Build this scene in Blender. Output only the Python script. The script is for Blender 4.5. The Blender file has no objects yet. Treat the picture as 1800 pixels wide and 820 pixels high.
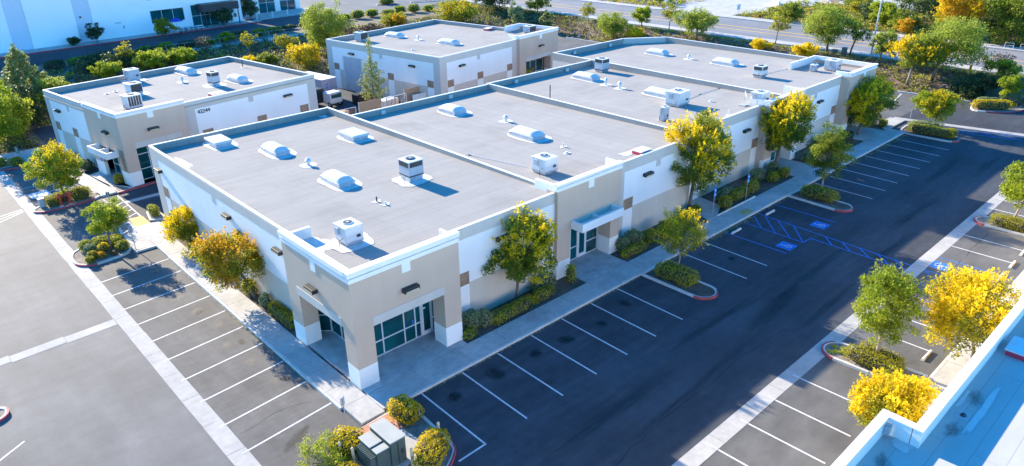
import bpy, math, random
import numpy as np
from mathutils import Matrix, Vector

S = bpy.context.scene
COL = S.collection
R_ = math.radians
rng = np.random.default_rng(7)
random.seed(7)

# ------------------------------------------------------------------ camera
cam_d = bpy.data.cameras.new("camera")
cam_d.sensor_fit = 'HORIZONTAL'
cam_d.sensor_width = 36.0
cam_d.lens = 36.0 * 1263.22 / 1800.0
cam_d.clip_start = 0.5
cam_d.clip_end = 3000.0
cam = bpy.data.objects.new("camera", cam_d)
COL.objects.link(cam)
_r = Vector((0.72997989, -0.68335217, -0.01261594))
_d = Vector((-0.29719733, -0.30074584, -0.90621503))
_f = Vector((0.61546982, 0.66526817, -0.42262886))
m = Matrix.Identity(4)
for i in range(3):
    m[i][0] = _r[i]
    m[i][1] = -_d[i]
    m[i][2] = -_f[i]
m[0][3], m[1][3], m[2][3] = -15.4566, -28.8634, 24.17
cam.matrix_world = m
S.camera = cam

# ------------------------------------------------------------------ sky and sun
SUN_EL = R_(22.2)
SUN_AZ_OFF = R_(3.0)          # the sun stands over +Y, a little towards -X
world = bpy.data.worlds.new("World")
S.world = world
world.use_nodes = True
wn = world.node_tree
for n in list(wn.nodes):
    wn.nodes.remove(n)
wo = wn.nodes.new("ShaderNodeOutputWorld")
wb = wn.nodes.new("ShaderNodeBackground")
sky = wn.nodes.new("ShaderNodeTexSky")
sky.sky_type = 'NISHITA'
sky.sun_disc = False
sky.sun_elevation = SUN_EL
sky.sun_rotation = -SUN_AZ_OFF
sky.altitude = 0
sky.air_density = 1.0
sky.dust_density = 0.15
sky.ozone_density = 6.0
wb.inputs[1].default_value = 0.15
hs = wn.nodes.new("ShaderNodeHueSaturation")
hs.inputs['Saturation'].default_value = 1.24
wn.links.new(sky.outputs[0], hs.inputs['Color'])
wn.links.new(hs.outputs[0], wb.inputs[0])
wn.links.new(wb.outputs[0], wo.inputs[0])

sun_d = bpy.data.lights.new("sun", 'SUN')
sun_d.energy = 4.05
sun_d.angle = R_(0.53)
sun_d.color = (1.0, 0.868, 0.665)
sun = bpy.data.objects.new("sun", sun_d)
COL.objects.link(sun)
_to_sun = Vector((-math.sin(SUN_AZ_OFF) * math.cos(SUN_EL), math.cos(SUN_AZ_OFF) * math.cos(SUN_EL), math.sin(SUN_EL)))
sun.rotation_euler = _to_sun.to_track_quat('Z', 'Y').to_euler()
sun.location = (0, 0, 60)

vs = S.view_settings
vs.view_transform = 'Standard'
vs.look = 'None'
vs.exposure = 1.86
vs.gamma = 1.0
vs.use_curve_mapping = False
S.render.film_transparent = False
S.cycles.max_bounces = 6
S.cycles.diffuse_bounces = 3
S.cycles.transparent_max_bounces = 6

# ------------------------------------------------------------------ materials
def srgb(r, g, b):
    f = lambda c: ((c / 255.0) / 12.92 if c / 255.0 <= 0.04045 else ((c / 255.0 + 0.055) / 1.055) ** 2.4)
    return (f(r), f(g), f(b), 1.0)

def new_mat(name):
    mt = bpy.data.materials.new(name)
    mt.use_nodes = True
    nt = mt.node_tree
    return mt, nt, nt.nodes["Principled BSDF"]

def noise_node(nt, scale, detail=4.0, rough=0.55, vec=None, stretch=None, coord='Object'):
    tc = nt.nodes.new("ShaderNodeTexCoord")
    src = tc.outputs[coord]
    if stretch:
        mp = nt.nodes.new("ShaderNodeMapping")
        mp.inputs['Scale'].default_value = stretch
        nt.links.new(src, mp.inputs[0])
        src = mp.outputs[0]
    nn = nt.nodes.new("ShaderNodeTexNoise")
    nn.inputs['Scale'].default_value = scale
    nn.inputs['Detail'].default_value = detail
    nn.inputs['Roughness'].default_value = rough
    nt.links.new(src, nn.inputs['Vector'])
    return nn

def mult(nt, col_socket_or_val, fac_socket, lo, hi, a=0.3, b=0.7):
    """colour times a ramp lo..hi driven by fac"""
    mr = nt.nodes.new("ShaderNodeMapRange")
    mr.inputs['From Min'].default_value = a
    mr.inputs['From Max'].default_value = b
    mr.inputs['To Min'].default_value = lo
    mr.inputs['To Max'].default_value = hi
    nt.links.new(fac_socket, mr.inputs['Value'])
    vm = nt.nodes.new("ShaderNodeVectorMath")
    vm.operation = 'MULTIPLY'
    if hasattr(col_socket_or_val, 'links'):
        nt.links.new(col_socket_or_val, vm.inputs[0])
    else:
        vm.inputs[0].default_value = col_socket_or_val[:3]
    nt.links.new(mr.outputs[0], vm.inputs[1])
    return vm.outputs[0]

def surface(name, col, rough=0.8, layers=((3.0, 0.88, 1.1),), bump=0.0, bump_scale=60.0, spec=0.3, metal=0.0, stretch=None):
    """layers: (noise scale, low factor, high factor[, stretch])"""
    mt, nt, bs = new_mat(name)
    c = col
    for l in layers:
        nn = noise_node(nt, l[0], 5.0, 0.6, stretch=(l[3] if len(l) > 3 else None))
        c = mult(nt, c, nn.outputs['Fac'], l[1], l[2])
    if hasattr(c, 'links'):
        nt.links.new(c, bs.inputs['Base Color'])
    else:
        bs.inputs['Base Color'].default_value = c
    bs.inputs['Roughness'].default_value = rough
    bs.inputs['Specular IOR Level'].default_value = spec
    bs.inputs['Metallic'].default_value = metal
    if bump:
        nb = noise_node(nt, bump_scale, 3.0)
        bp = nt.nodes.new("ShaderNodeBump")
        bp.inputs['Strength'].default_value = bump
        bp.inputs['Distance'].default_value = 0.02
        nt.links.new(nb.outputs['Fac'], bp.inputs['Height'])
        nt.links.new(bp.outputs[0], bs.inputs['Normal'])
    return mt

def leaf_mat(name, c1, c2, c3=None, trans=0.5, rough=0.55):
    mt, nt, bs = new_mat(name)
    at = nt.nodes.new("ShaderNodeAttribute")
    at.attribute_name = "rnd"
    cr = nt.nodes.new("ShaderNodeValToRGB")
    cr.color_ramp.elements[0].color = (*c1, 1)
    cr.color_ramp.elements[1].color = (*c2, 1)
    if c3:
        e = cr.color_ramp.elements.new(0.82)
        e.color = (*c2, 1)
        cr.color_ramp.elements[-1].color = (*c3, 1)
    nt.links.new(at.outputs['Fac'], cr.inputs[0])
    bs.inputs['Roughness'].default_value = rough
    bs.inputs['Specular IOR Level'].default_value = 0.25
    nt.links.new(cr.outputs[0], bs.inputs['Base Color'])
    tr = nt.nodes.new("ShaderNodeBsdfTranslucent")
    nt.links.new(cr.outputs[0], tr.inputs['Color'])
    mx = nt.nodes.new("ShaderNodeMixShader")
    mx.inputs[0].default_value = trans
    nt.links.new(bs.outputs[0], mx.inputs[1])
    nt.links.new(tr.outputs[0], mx.inputs[2])
    nt.links.new(mx.outputs[0], nt.nodes["Material Output"].inputs[0])
    return mt

def roof_mat(name, col, along_x=True, stain=True):
    mt, nt, bs = new_mat(name)
    tc = nt.nodes.new("ShaderNodeTexCoord")
    mp = nt.nodes.new("ShaderNodeMapping")
    if not along_x:
        mp.inputs['Rotation'].default_value = (0, 0, R_(90))
    nt.links.new(tc.outputs['Object'], mp.inputs[0])
    br = nt.nodes.new("ShaderNodeTexBrick")
    br.offset = 0.37
    br.inputs['Scale'].default_value = 1.0
    br.inputs['Brick Width'].default_value = 9.5
    br.inputs['Row Height'].default_value = 0.98
    br.inputs['Mortar Size'].default_value = 0.018
    br.inputs['Mortar Smooth'].default_value = 0.6
    br.inputs['Color1'].default_value = col
    br.inputs['Color2'].default_value = tuple(c * 0.95 for c in col[:3]) + (1,)
    br.inputs['Mortar'].default_value = tuple(c * 0.68 for c in col[:3]) + (1,)
    nt.links.new(mp.outputs[0], br.inputs['Vector'])
    n1 = noise_node(nt, 0.25, 6.0, 0.6)
    c = mult(nt, br.outputs['Color'], n1.outputs['Fac'], 0.93, 1.05)
    n2 = noise_node(nt, 1.1, 5.0, 0.7, stretch=(0.25, 1.0, 1.0))
    c = mult(nt, c, n2.outputs['Fac'], 0.95, 1.04)
    if stain:
        n3 = noise_node(nt, 0.16, 3.0, 0.6)
        c = mult(nt, c, n3.outputs['Fac'], 1.0, 0.88, 0.56, 0.68)
        n4 = noise_node(nt, 0.9, 8.0, 0.75)
        c = mult(nt, c, n4.outputs['Fac'], 1.0, 0.86, 0.60, 0.72)
    nt.links.new(c, bs.inputs['Base Color'])
    bs.inputs['Roughness'].default_value = 0.95
    bs.inputs['Specular IOR Level'].default_value = 0.08
    nb = noise_node(nt, 14.0, 4.0)
    bp = nt.nodes.new("ShaderNodeBump")
    bp.inputs['Strength'].default_value = 0.15
    bp.inputs['Distance'].default_value = 0.01
    nt.links.new(nb.outputs['Fac'], bp.inputs['Height'])
    nt.links.new(bp.outputs[0], bs.inputs['Normal'])
    return mt

def stain_mat(name, col, strength=0.8):
    """a soft-edged stain: opacity falls off from the middle of the object, broken up by noise"""
    mt, nt, bs = new_mat(name)
    tc = nt.nodes.new("ShaderNodeTexCoord")
    gr = nt.nodes.new("ShaderNodeTexGradient")
    gr.gradient_type = 'SPHERICAL'
    nt.links.new(tc.outputs['Object'], gr.inputs[0])
    nn = nt.nodes.new("ShaderNodeTexNoise")
    nn.inputs['Scale'].default_value = 3.0
    nn.inputs['Detail'].default_value = 5.0
    oi = nt.nodes.new("ShaderNodeObjectInfo")
    ad = nt.nodes.new("ShaderNodeVectorMath")
    ad.operation = 'ADD'
    nt.links.new(tc.outputs['Object'], ad.inputs[0])
    nt.links.new(oi.outputs['Location'], ad.inputs[1])
    nt.links.new(ad.outputs[0], nn.inputs['Vector'])
    mm = nt.nodes.new("ShaderNodeMath")
    mm.operation = 'MULTIPLY'
    nt.links.new(gr.outputs['Fac'], mm.inputs[0])
    nt.links.new(nn.outputs['Fac'], mm.inputs[1])
    mr = nt.nodes.new("ShaderNodeMapRange")
    mr.inputs['From Min'].default_value = 0.12
    mr.inputs['From Max'].default_value = 0.42
    mr.inputs['To Max'].default_value = strength
    nt.links.new(mm.outputs[0], mr.inputs['Value'])
    bs.inputs['Base Color'].default_value = col
    bs.inputs['Roughness'].default_value = 0.7
    tr = nt.nodes.new("ShaderNodeBsdfTransparent")
    mx = nt.nodes.new("ShaderNodeMixShader")
    nt.links.new(mr.outputs[0], mx.inputs[0])
    nt.links.new(tr.outputs[0], mx.inputs[1])
    nt.links.new(bs.outputs[0], mx.inputs[2])
    nt.links.new(mx.outputs[0], nt.nodes["Material Output"].inputs[0])
    return mt

M = {}
M['asphalt_front'] = surface("asphalt_front", (0.050, 0.0545, 0.062, 1), 0.85,  # blue tint puts part of the blue shade into the asphalt colour
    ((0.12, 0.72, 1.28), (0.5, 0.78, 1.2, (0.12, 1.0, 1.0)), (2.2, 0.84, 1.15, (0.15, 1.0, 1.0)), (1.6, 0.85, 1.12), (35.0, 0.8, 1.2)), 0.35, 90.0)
M['asphalt_stalls'] = surface("asphalt_stalls", (0.118, 0.112, 0.104, 1), 0.85,
    ((0.3, 0.82, 1.15), (1.0, 0.8, 1.18, (1.0, 0.3, 1.0)), (4.0, 0.88, 1.1, (0.3, 1.0, 1.0)), (35.0, 0.85, 1.15)), 0.35, 90.0)
M['asphalt_lane'] = surface("asphalt_lane", (0.132, 0.131, 0.129, 1), 0.8,
    ((0.16, 0.80, 1.15), (0.6, 0.84, 1.12, (1.0, 0.2, 1.0)), (1.3, 0.9, 1.08, (0.4, 1.0, 1.0)), (5.0, 0.95, 1.05), (35.0, 0.9, 1.1)), 0.3, 90.0)
M['asphalt_right'] = surface("asphalt_right", (0.118, 0.113, 0.106, 1), 0.85,
    ((0.3, 0.8, 1.15), (1.0, 0.8, 1.18, (0.4, 1.0, 1.0)), (35.0, 0.85, 1.15)), 0.35, 90.0)
M['asphalt_street'] = surface("asphalt_street", (0.20, 0.20, 0.205, 1), 0.85,
    ((0.2, 0.85, 1.12), (0.8, 0.88, 1.1, (1.0, 0.1, 1.0))), 0.2, 60.0)
M['concrete_gutter'] = surface("concrete_gutter", (0.395, 0.375, 0.345, 1), 0.85, ((0.5, 0.85, 1.1), (3.0, 0.9, 1.08)), 0.2, 50.0)
M['concrete_walk'] = surface("concrete_walk", (0.44, 0.418, 0.385, 1), 0.85, ((0.4, 0.82, 1.12), (2.5, 0.86, 1.1), (14.0, 0.94, 1.05)), 0.2, 50.0)
M['concrete_porch'] = surface("concrete_porch", (0.44, 0.435, 0.41, 1), 0.8, ((0.8, 0.72, 1.18), (3.0, 0.85, 1.1)), 0.2, 50.0)
M['kerb'] = surface("kerb", (0.56, 0.54, 0.50, 1), 0.85, ((1.5, 0.8, 1.1), (8.0, 0.9, 1.08)), 0.2, 40.0)
M['kerb_red'] = surface("kerb_red", (0.42, 0.075, 0.085, 1), 0.7, ((3.0, 0.75, 1.15), (12.0, 0.85, 1.1)))
M['paint_white'] = surface("paint_white", (0.66, 0.65, 0.63, 1), 0.7, ((5.0, 0.72, 1.08), (30.0, 0.85, 1.1)))
M['paint_blue'] = surface("paint_blue", (0.035, 0.19, 0.56, 1), 0.7, ((5.0, 0.65, 1.1), (30.0, 0.8, 1.1)))
M['paint_yellow'] = surface("paint_yellow", (0.80, 0.44, 0.03, 1), 0.7, ((6.0, 0.85, 1.08),))
M['mat_orange'] = surface("mat_orange", (0.72, 0.35, 0.07, 1), 0.7, ((6.0, 0.88, 1.06),), 0.6, 30.0)
M['mat_tan'] = surface("mat_tan", (0.50, 0.39, 0.16, 1), 0.8, ((4.0, 0.7, 1.15),), 0.6, 30.0)
M['soil'] = surface("soil", (0.13, 0.098, 0.075, 1), 0.95, ((1.0, 0.6, 1.3), (9.0, 0.55, 1.4)), 0.9, 25.0)
M['soil_pale'] = surface("soil_pale", (0.26, 0.215, 0.17, 1), 0.95, ((1.5, 0.7, 1.25), (9.0, 0.6, 1.35)), 0.9, 25.0)
M['brick_paving'] = surface("brick_paving", (0.50, 0.24, 0.14, 1), 0.85, ((4.0, 0.8, 1.15),), 0.3, 30.0)
M['wall_white'] = surface("wall_white", (0.87, 0.82, 0.75, 1), 0.85, ((0.35, 0.95, 1.02), (0.9, 0.98, 1.01, (1.5, 1.5, 0.25))), 0.1, 30.0)
M['wall_band'] = surface("wall_band", (0.58, 0.515, 0.44, 1), 0.85, ((0.4, 0.94, 1.04), (0.9, 0.97, 1.015, (1.5, 1.5, 0.25))), 0.1, 30.0)
M['wall_lower'] = surface("wall_lower", (0.64, 0.54, 0.43, 1), 0.85, ((0.4, 0.93, 1.05), (0.9, 0.965, 1.02, (1.5, 1.5, 0.25))), 0.1, 30.0)
M['wall_tan'] = surface("wall_tan", (0.58, 0.425, 0.31, 1), 0.85, ((0.4, 0.94, 1.05), (0.9, 0.97, 1.015, (1.5, 1.5, 0.25))), 0.1, 30.0)
M['accent_brown'] = surface("accent_brown", (0.34, 0.215, 0.13, 1), 0.8, ((2.5, 0.75, 1.2),), 0.1, 30.0)
M['trim_white'] = surface("trim_white", (0.84, 0.80, 0.74, 1), 0.8, ((0.6, 0.95, 1.03),), 0.08, 30.0)
M['cap'] = surface("cap", (0.78, 0.75, 0.70, 1), 0.6, ((0.7, 0.9, 1.05),))
M['roof'] = roof_mat("roof_membrane", (0.330, 0.308, 0.275, 1), True)
M['roof_b'] = roof_mat("roof_membrane_b", (0.345, 0.320, 0.285, 1), False)
M['roof_white'] = roof_mat("roof_membrane_white", (0.50, 0.475, 0.44, 1), True, False)
M['coating'] = surface("coating", (0.62, 0.60, 0.56, 1), 0.7, ((3.0, 0.88, 1.05),))
M['dome'] = surface("dome", (0.60, 0.58, 0.54, 1), 0.35, ((1.5, 0.94, 1.03),), spec=0.5)
M['metal_white'] = surface("metal_white", (0.64, 0.63, 0.60, 1), 0.45, ((1.2, 0.9, 1.05), (6.0, 0.94, 1.04)), spec=0.5)
M['metal_grey'] = surface("metal_grey", (0.42, 0.44, 0.46, 1), 0.45, ((1.2, 0.88, 1.08),), spec=0.5)
M['galvanised'] = surface("galvanised", (0.50, 0.53, 0.56, 1), 0.4, ((3.0, 0.8, 1.15),), spec=0.5, metal=0.55)
M['metal_dark'] = surface("metal_dark", (0.03, 0.033, 0.038, 1), 0.5, ((3.0, 0.8, 1.2),), spec=0.5)
M['lamp_bronze'] = surface("lamp_bronze", (0.035, 0.032, 0.032, 1), 0.5, ((3.0, 0.8, 1.2),))
M['lamp_lens'] = surface("lamp_lens", (0.55, 0.50, 0.34, 1), 0.4, ((4.0, 0.9, 1.05),))
M['frame_alu'] = surface("frame_alu", (0.66, 0.68, 0.70, 1), 0.4, ((2.0, 0.92, 1.05),), spec=0.5)
M['hatch_red'] = surface("hatch_red", (0.62, 0.05, 0.09, 1), 0.6, ((3.0, 0.85, 1.1),))
M['red_paint'] = surface("red_paint", (0.60, 0.04, 0.035, 1), 0.4, ((3.0, 0.85, 1.1),), spec=0.5)
M['transformer_green'] = surface("transformer_green", (0.065, 0.10, 0.092, 1), 0.5, ((1.5, 0.88, 1.1),), spec=0.45)
M['transformer_top'] = surface("transformer_top", (0.37, 0.375, 0.33, 1), 0.5, ((1.5, 0.9, 1.06),), spec=0.45)
M['bollard'] = surface("bollard", (0.62, 0.54, 0.34, 1), 0.6, ((5.0, 0.85, 1.08),))
M['wheel_stop'] = surface("wheel_stop", (0.58, 0.55, 0.50, 1), 0.8, ((5.0, 0.75, 1.1),))
M['plywood'] = surface("plywood", (0.47, 0.30, 0.17, 1), 0.8, ((1.5, 0.8, 1.15, (1.0, 1.0, 6.0)),))
M['board_white'] = surface("board_white", (0.70, 0.70, 0.68, 1), 0.7, ((2.0, 0.85, 1.05),))
M['container'] = surface("container", (0.47, 0.39, 0.41, 1), 0.6, ((1.0, 0.85, 1.1),))
M['black_plastic'] = surface("black_plastic", (0.02, 0.021, 0.024, 1), 0.5, ((3.0, 0.7, 1.3),))
M['sign_blue'] = surface("sign_blue", (0.02, 0.20, 0.66, 1), 0.4, ((3.0, 0.92, 1.05),))
M['sign_green'] = surface("sign_green", (0.10, 0.20, 0.17, 1), 0.5, ((3.0, 0.92, 1.05),))
M['text_dark'] = surface("text_dark", (0.03, 0.03, 0.03, 1), 0.6, ((3.0, 0.9, 1.1),))
M['text_white'] = surface("text_white", (0.85, 0.85, 0.85, 1), 0.5, ((3.0, 0.95, 1.02),))
M['bark'] = surface("bark", (0.20, 0.155, 0.115, 1), 0.9, ((4.0, 0.7, 1.25, (1.0, 1.0, 0.25)),), 0.8, 20.0)
M['bark_pale'] = surface("bark_pale", (0.33, 0.28, 0.235, 1), 0.9, ((4.0, 0.75, 1.2, (1.0, 1.0, 0.25)),), 0.6, 20.0)
M['bark_dark'] = surface("bark_dark", (0.06, 0.05, 0.035, 1), 0.9, ((4.0, 0.7, 1.25),), 0.6, 20.0)
M['umbrella'] = surface("umbrella", (0.02, 0.06, 0.42, 1), 0.7, ((3.0, 0.9, 1.1),))
M['rust'] = surface("rust", (0.45, 0.25, 0.12, 1), 0.8, ((2.0, 0.7, 1.2),))
M['oil'] = stain_mat("oil", (0.008, 0.008, 0.009, 1), 0.75)
M['dust'] = stain_mat("dust", (0.34, 0.27, 0.20, 1), 0.25)
M['tyre_mark'] = stain_mat("tyre_mark", (0.03, 0.03, 0.033, 1), 0.55)
M['pond_stain'] = stain_mat("pond_stain", (0.16, 0.16, 0.14, 1), 0.5)

def glass_mat():
    mt, nt, bs = new_mat("glass_teal")
    nn = noise_node(nt, 0.35, 2.0)
    c = mult(nt, (0.0, 0.075, 0.085, 1), nn.outputs['Fac'], 0.45, 1.5)
    nt.links.new(c, bs.inputs['Base Color'])
    bs.inputs['Roughness'].default_value = 0.03
    bs.inputs['IOR'].default_value = 1.6
    bs.inputs['Specular IOR Level'].default_value = 0.7
    return mt
M['glass'] = glass_mat()

M['leaf_green'] = leaf_mat("leaf_green", (0.0945, 0.1418, 0.0162), (0.27, 0.3172, 0.0297), (0.567, 0.513, 0.0405))
M['leaf_olive'] = leaf_mat("leaf_olive", (0.165, 0.1705, 0.0132), (0.418, 0.396, 0.022), (0.682, 0.55, 0.033))
M['leaf_gold'] = leaf_mat("leaf_gold", (0.62, 0.43, 0.008), (0.89, 0.68, 0.012), (0.92, 0.79, 0.09), 0.5)
M['leaf_amber'] = leaf_mat("leaf_amber", (0.42, 0.24, 0.012), (0.70, 0.42, 0.02), (0.82, 0.42, 0.06), 0.5)
M['leaf_lime'] = leaf_mat("leaf_lime", (0.154, 0.22, 0.0132), (0.396, 0.451, 0.0275), (0.616, 0.572, 0.055), 0.5)
M['leaf_pepper'] = leaf_mat("leaf_pepper", (0.176, 0.231, 0.0242), (0.396, 0.44, 0.055), (0.55, 0.572, 0.099), 0.5)
M['leaf_pine'] = leaf_mat("leaf_pine", (0.138, 0.1725, 0.046), (0.345, 0.391, 0.1265), (0.506, 0.529, 0.23), 0.35)
M['leaf_dark'] = leaf_mat("leaf_dark", (0.0292, 0.0616, 0.0227), (0.0972, 0.1426, 0.0486), (0.1782, 0.2106, 0.0728), 0.4)
M['leaf_bluegreen'] = leaf_mat("leaf_bluegreen", (0.1352, 0.1859, 0.0845), (0.3211, 0.3887, 0.169), (0.4732, 0.5239, 0.2366), 0.3)
M['leaf_hedge'] = leaf_mat("leaf_hedge", (0.1625, 0.1869, 0.0163), (0.455, 0.455, 0.0325), (0.7475, 0.6175, 0.0455), 0.4)
M['leaf_hedge_gold'] = leaf_mat("leaf_hedge_gold", (0.34, 0.27, 0.01), (0.72, 0.55, 0.014), (0.86, 0.64, 0.03), 0.5)
M['leaf_dry'] = leaf_mat("leaf_dry", (0.10, 0.065, 0.038), (0.21, 0.145, 0.08), (0.16, 0.17, 0.05), 0.2)
M['leaf_fallen'] = leaf_mat("leaf_fallen", (0.30, 0.21, 0.09), (0.46, 0.36, 0.18), (0.50, 0.42, 0.10), 0.1)

# ------------------------------------------------------------------ mesh helpers
class MB:
    def __init__(self):
        self.v = []
        self.f = []

    def add(self, verts, faces):
        o = len(self.v)
        self.v += [tuple(p) for p in verts]
        self.f += [tuple(i + o for i in fc) for fc in faces]
        return self

    def box(self, x0, x1, y0, y1, z0, z1):
        return self.add([(x0, y0, z0), (x1, y0, z0), (x1, y1, z0), (x0, y1, z0), (x0, y0, z1), (x1, y0, z1), (x1, y1, z1), (x0, y1, z1)],
                        [(3, 2, 1, 0), (4, 5, 6, 7), (0, 1, 5, 4), (1, 2, 6, 5), (2, 3, 7, 6), (3, 0, 4, 7)])

    def frustum(self, x0, x1, y0, y1, z0, z1, i):
        return self.add([(x0, y0, z0), (x1, y0, z0), (x1, y1, z0), (x0, y1, z0), (x0 + i, y0 + i, z1), (x1 - i, y0 + i, z1), (x1 - i, y1 - i, z1), (x0 + i, y1 - i, z1)],
                        [(3, 2, 1, 0), (4, 5, 6, 7), (0, 1, 5, 4), (1, 2, 6, 5), (2, 3, 7, 6), (3, 0, 4, 7)])

    def fbox(self, fr, u0, u1, z0, z1, d0, d1):
        """box in a wall frame: u along the wall, d outwards"""
        (ox, oy), a = fr
        ux, uy = math.cos(a), math.sin(a)
        nx, ny = uy, -ux
        p = lambda u, d, z: (ox + ux * u + nx * d, oy + uy * u + ny * d, z)
        return self.add([p(u0, d1, z0), p(u1, d1, z0), p(u1, d0, z0), p(u0, d0, z0), p(u0, d1, z1), p(u1, d1, z1), p(u1, d0, z1), p(u0, d0, z1)],
                        [(3, 2, 1, 0), (4, 5, 6, 7), (0, 1, 5, 4), (1, 2, 6, 5), (2, 3, 7, 6), (3, 0, 4, 7)])

    def prism(self, poly, z0, z1):
        n = len(poly)
        vs_ = [(x, y, z0) for x, y in poly] + [(x, y, z1) for x, y in poly]
        fs = [tuple(range(n - 1, -1, -1)), tuple(range(n, 2 * n))] + [(i, (i + 1) % n, n + (i + 1) % n, n + i) for i in range(n)]
        return self.add(vs_, fs)

    def sheet(self, poly, z):
        return self.add([(x, y, z) for x, y in poly], [tuple(range(len(poly)))])

    def ring(self, outer, inner, z0, z1, i0=0, i1=None):
        """kerb between two matching outlines, segments i0..i1"""
        n = len(outer)
        closed = i1 is None
        i1 = n if closed else i1
        idx = [i % n for i in range(i0, i1 + (0 if closed else 1))]
        k = len(idx)
        vs_ = []
        for i in idx:
            (a, b), (c, d) = outer[i], inner[i]
            vs_ += [(a, b, z0), (a, b, z1), (c, d, z1), (c, d, z0)]
        fs = []
        for j in range(k if closed else k - 1):
            q, r = 4 * j, 4 * ((j + 1) % k)
            for e in range(4):
                fs.append((q + e, r + e, r + (e + 1) % 4, q + (e + 1) % 4))
        if not closed:
            fs += [(3, 2, 1, 0), (4 * k - 4, 4 * k - 3, 4 * k - 2, 4 * k - 1)]
        return self.add(vs_, fs)

    def cyl(self, cx, cy, z0, z1, r0, r1=None, n=12, cap=True):
        r1 = r0 if r1 is None else r1
        vs_ = [(cx + r0 * math.cos(2 * math.pi * i / n), cy + r0 * math.sin(2 * math.pi * i / n), z0) for i in range(n)]
        vs_ += [(cx + r1 * math.cos(2 * math.pi * i / n), cy + r1 * math.sin(2 * math.pi * i / n), z1) for i in range(n)]
        fs = [(i, (i + 1) % n, n + (i + 1) % n, n + i) for i in range(n)]
        if cap:
            fs += [tuple(range(n - 1, -1, -1)), tuple(range(n, 2 * n))]
        return self.add(vs_, fs)

    def tube(self, pts, radii, n=7):
        rings = []
        for i, p in enumerate(pts):
            p = Vector(p)
            d = (Vector(pts[min(i + 1, len(pts) - 1)]) - Vector(pts[max(i - 1, 0)]))
            if d.length < 1e-6:
                d = Vector((0, 0, 1))
            d.normalize()
            a = d.orthogonal().normalized()
            if abs(d.z) > 0.3:
                a = (Vector((1, 0, 0)) - d * d.x).normalized()
            b = d.cross(a)
            rings.append([tuple(p + (a * math.cos(2 * math.pi * k / n) + b * math.sin(2 * math.pi * k / n)) * radii[i]) for k in range(n)])
        vs_ = [v for r in rings for v in r]
        fs = []
        for i in range(len(rings) - 1):
            for k in range(n):
                fs.append((i * n + k, i * n + (k + 1) % n, (i + 1) * n + (k + 1) % n, (i + 1) * n + k))
        fs += [tuple(range(n - 1, -1, -1)), tuple(range((len(rings) - 1) * n, len(rings) * n))]
        return self.add(vs_, fs)

    def build(self, name, mat, parent=None, smooth=False, bevel=0.0, loc=None, rz=0.0):
        me = bpy.data.meshes.new(name)
        me.from_pydata(self.v, [], self.f)
        me.update()
        ob = bpy.data.objects.new(name, me)
        COL.objects.link(ob)
        me.materials.append(M[mat] if isinstance(mat, str) else mat)
        if smooth:
            me.shade_smooth()
        if bevel:
            b = ob.modifiers.new("bevel", 'BEVEL')
            b.width = bevel
            b.segments = 2
            b.limit_method = 'ANGLE'
        if parent is not None:
            ob.parent = parent
        if loc is not None:
            ob.location = loc
        if rz:
            ob.rotation_euler = (0, 0, rz)
        return ob

def empty(name, loc=(0, 0, 0), rz=0.0, parent=None):
    o = bpy.data.objects.new(name, None)
    o.empty_display_size = 0.3
    COL.objects.link(o)
    o.location = loc
    o.rotation_euler = (0, 0, rz)
    if parent is not None:
        o.parent = parent
    return o

def tag(o, label, cat, group=None):
    o["label"] = label
    o["category"] = cat
    if group:
        o["group"] = group
    return o

def struct(o):
    o["kind"] = "structure"
    return o

def copy_tree(o, parent=None):
    c = o.copy()
    COL.objects.link(c)
    c.parent = parent
    for ch in o.children:
        copy_tree(ch, c)
    return c

def fast_quads(name, V, mat, parent=None, rnd=None, mats=None, mat_idx=None):
    """V: (n,4,3) array of quads"""
    n = V.shape[0]
    me = bpy.data.meshes.new(name)
    me.vertices.add(n * 4)
    me.vertices.foreach_set("co", V.astype(np.float32).ravel())
    me.loops.add(n * 4)
    me.loops.foreach_set("vertex_index", np.arange(n * 4, dtype=np.int32))
    me.polygons.add(n)
    me.polygons.foreach_set("loop_start", np.arange(0, n * 4, 4, dtype=np.int32))
    me.polygons.foreach_set("loop_total", np.full(n, 4, dtype=np.int32))
    me.update(calc_edges=True)
    at = me.attributes.new("rnd", 'FLOAT', 'FACE')
    at.data.foreach_set("value", (rng.random(n) if rnd is None else rnd).astype(np.float32))
    for k in (mats or [mat]):
        me.materials.append(M[k])
    if mat_idx is not None:
        me.polygons.foreach_set("material_index", mat_idx.astype(np.int32))
    ob = bpy.data.objects.new(name, me)
    COL.objects.link(ob)
    if parent is not None:
        ob.parent = parent
    return ob

def unit(v):
    return v / np.maximum(np.linalg.norm(v, axis=1, keepdims=True), 1e-6)

def leaf_quads(C, N, size, aspect=0.5, jit=0.35):
    """diamond leaves at C with normals N"""
    n = len(C)
    N = unit(N)
    a = unit(np.cross(N, unit(rng.normal(size=(n, 3)))))
    b = np.cross(N, a)
    s = size * (1 + jit * rng.uniform(-1, 1, (n, 1)))
    w = s * aspect
    fold = N * s * 0.12
    V = np.stack([C - a * s * 0.5, C + b * w * 0.5 + fold, C + a * s * 0.5, C - b * w * 0.5 + fold], axis=1)
    return V

def terrain_z(X, Y):
    t = max((X - 88.0) / 7.0, (Y - 72.0) / 20.0)
    t = min(max(t, 0.0), 1.0)
    return 2.0 * t * t * (3 - 2 * t)

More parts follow.
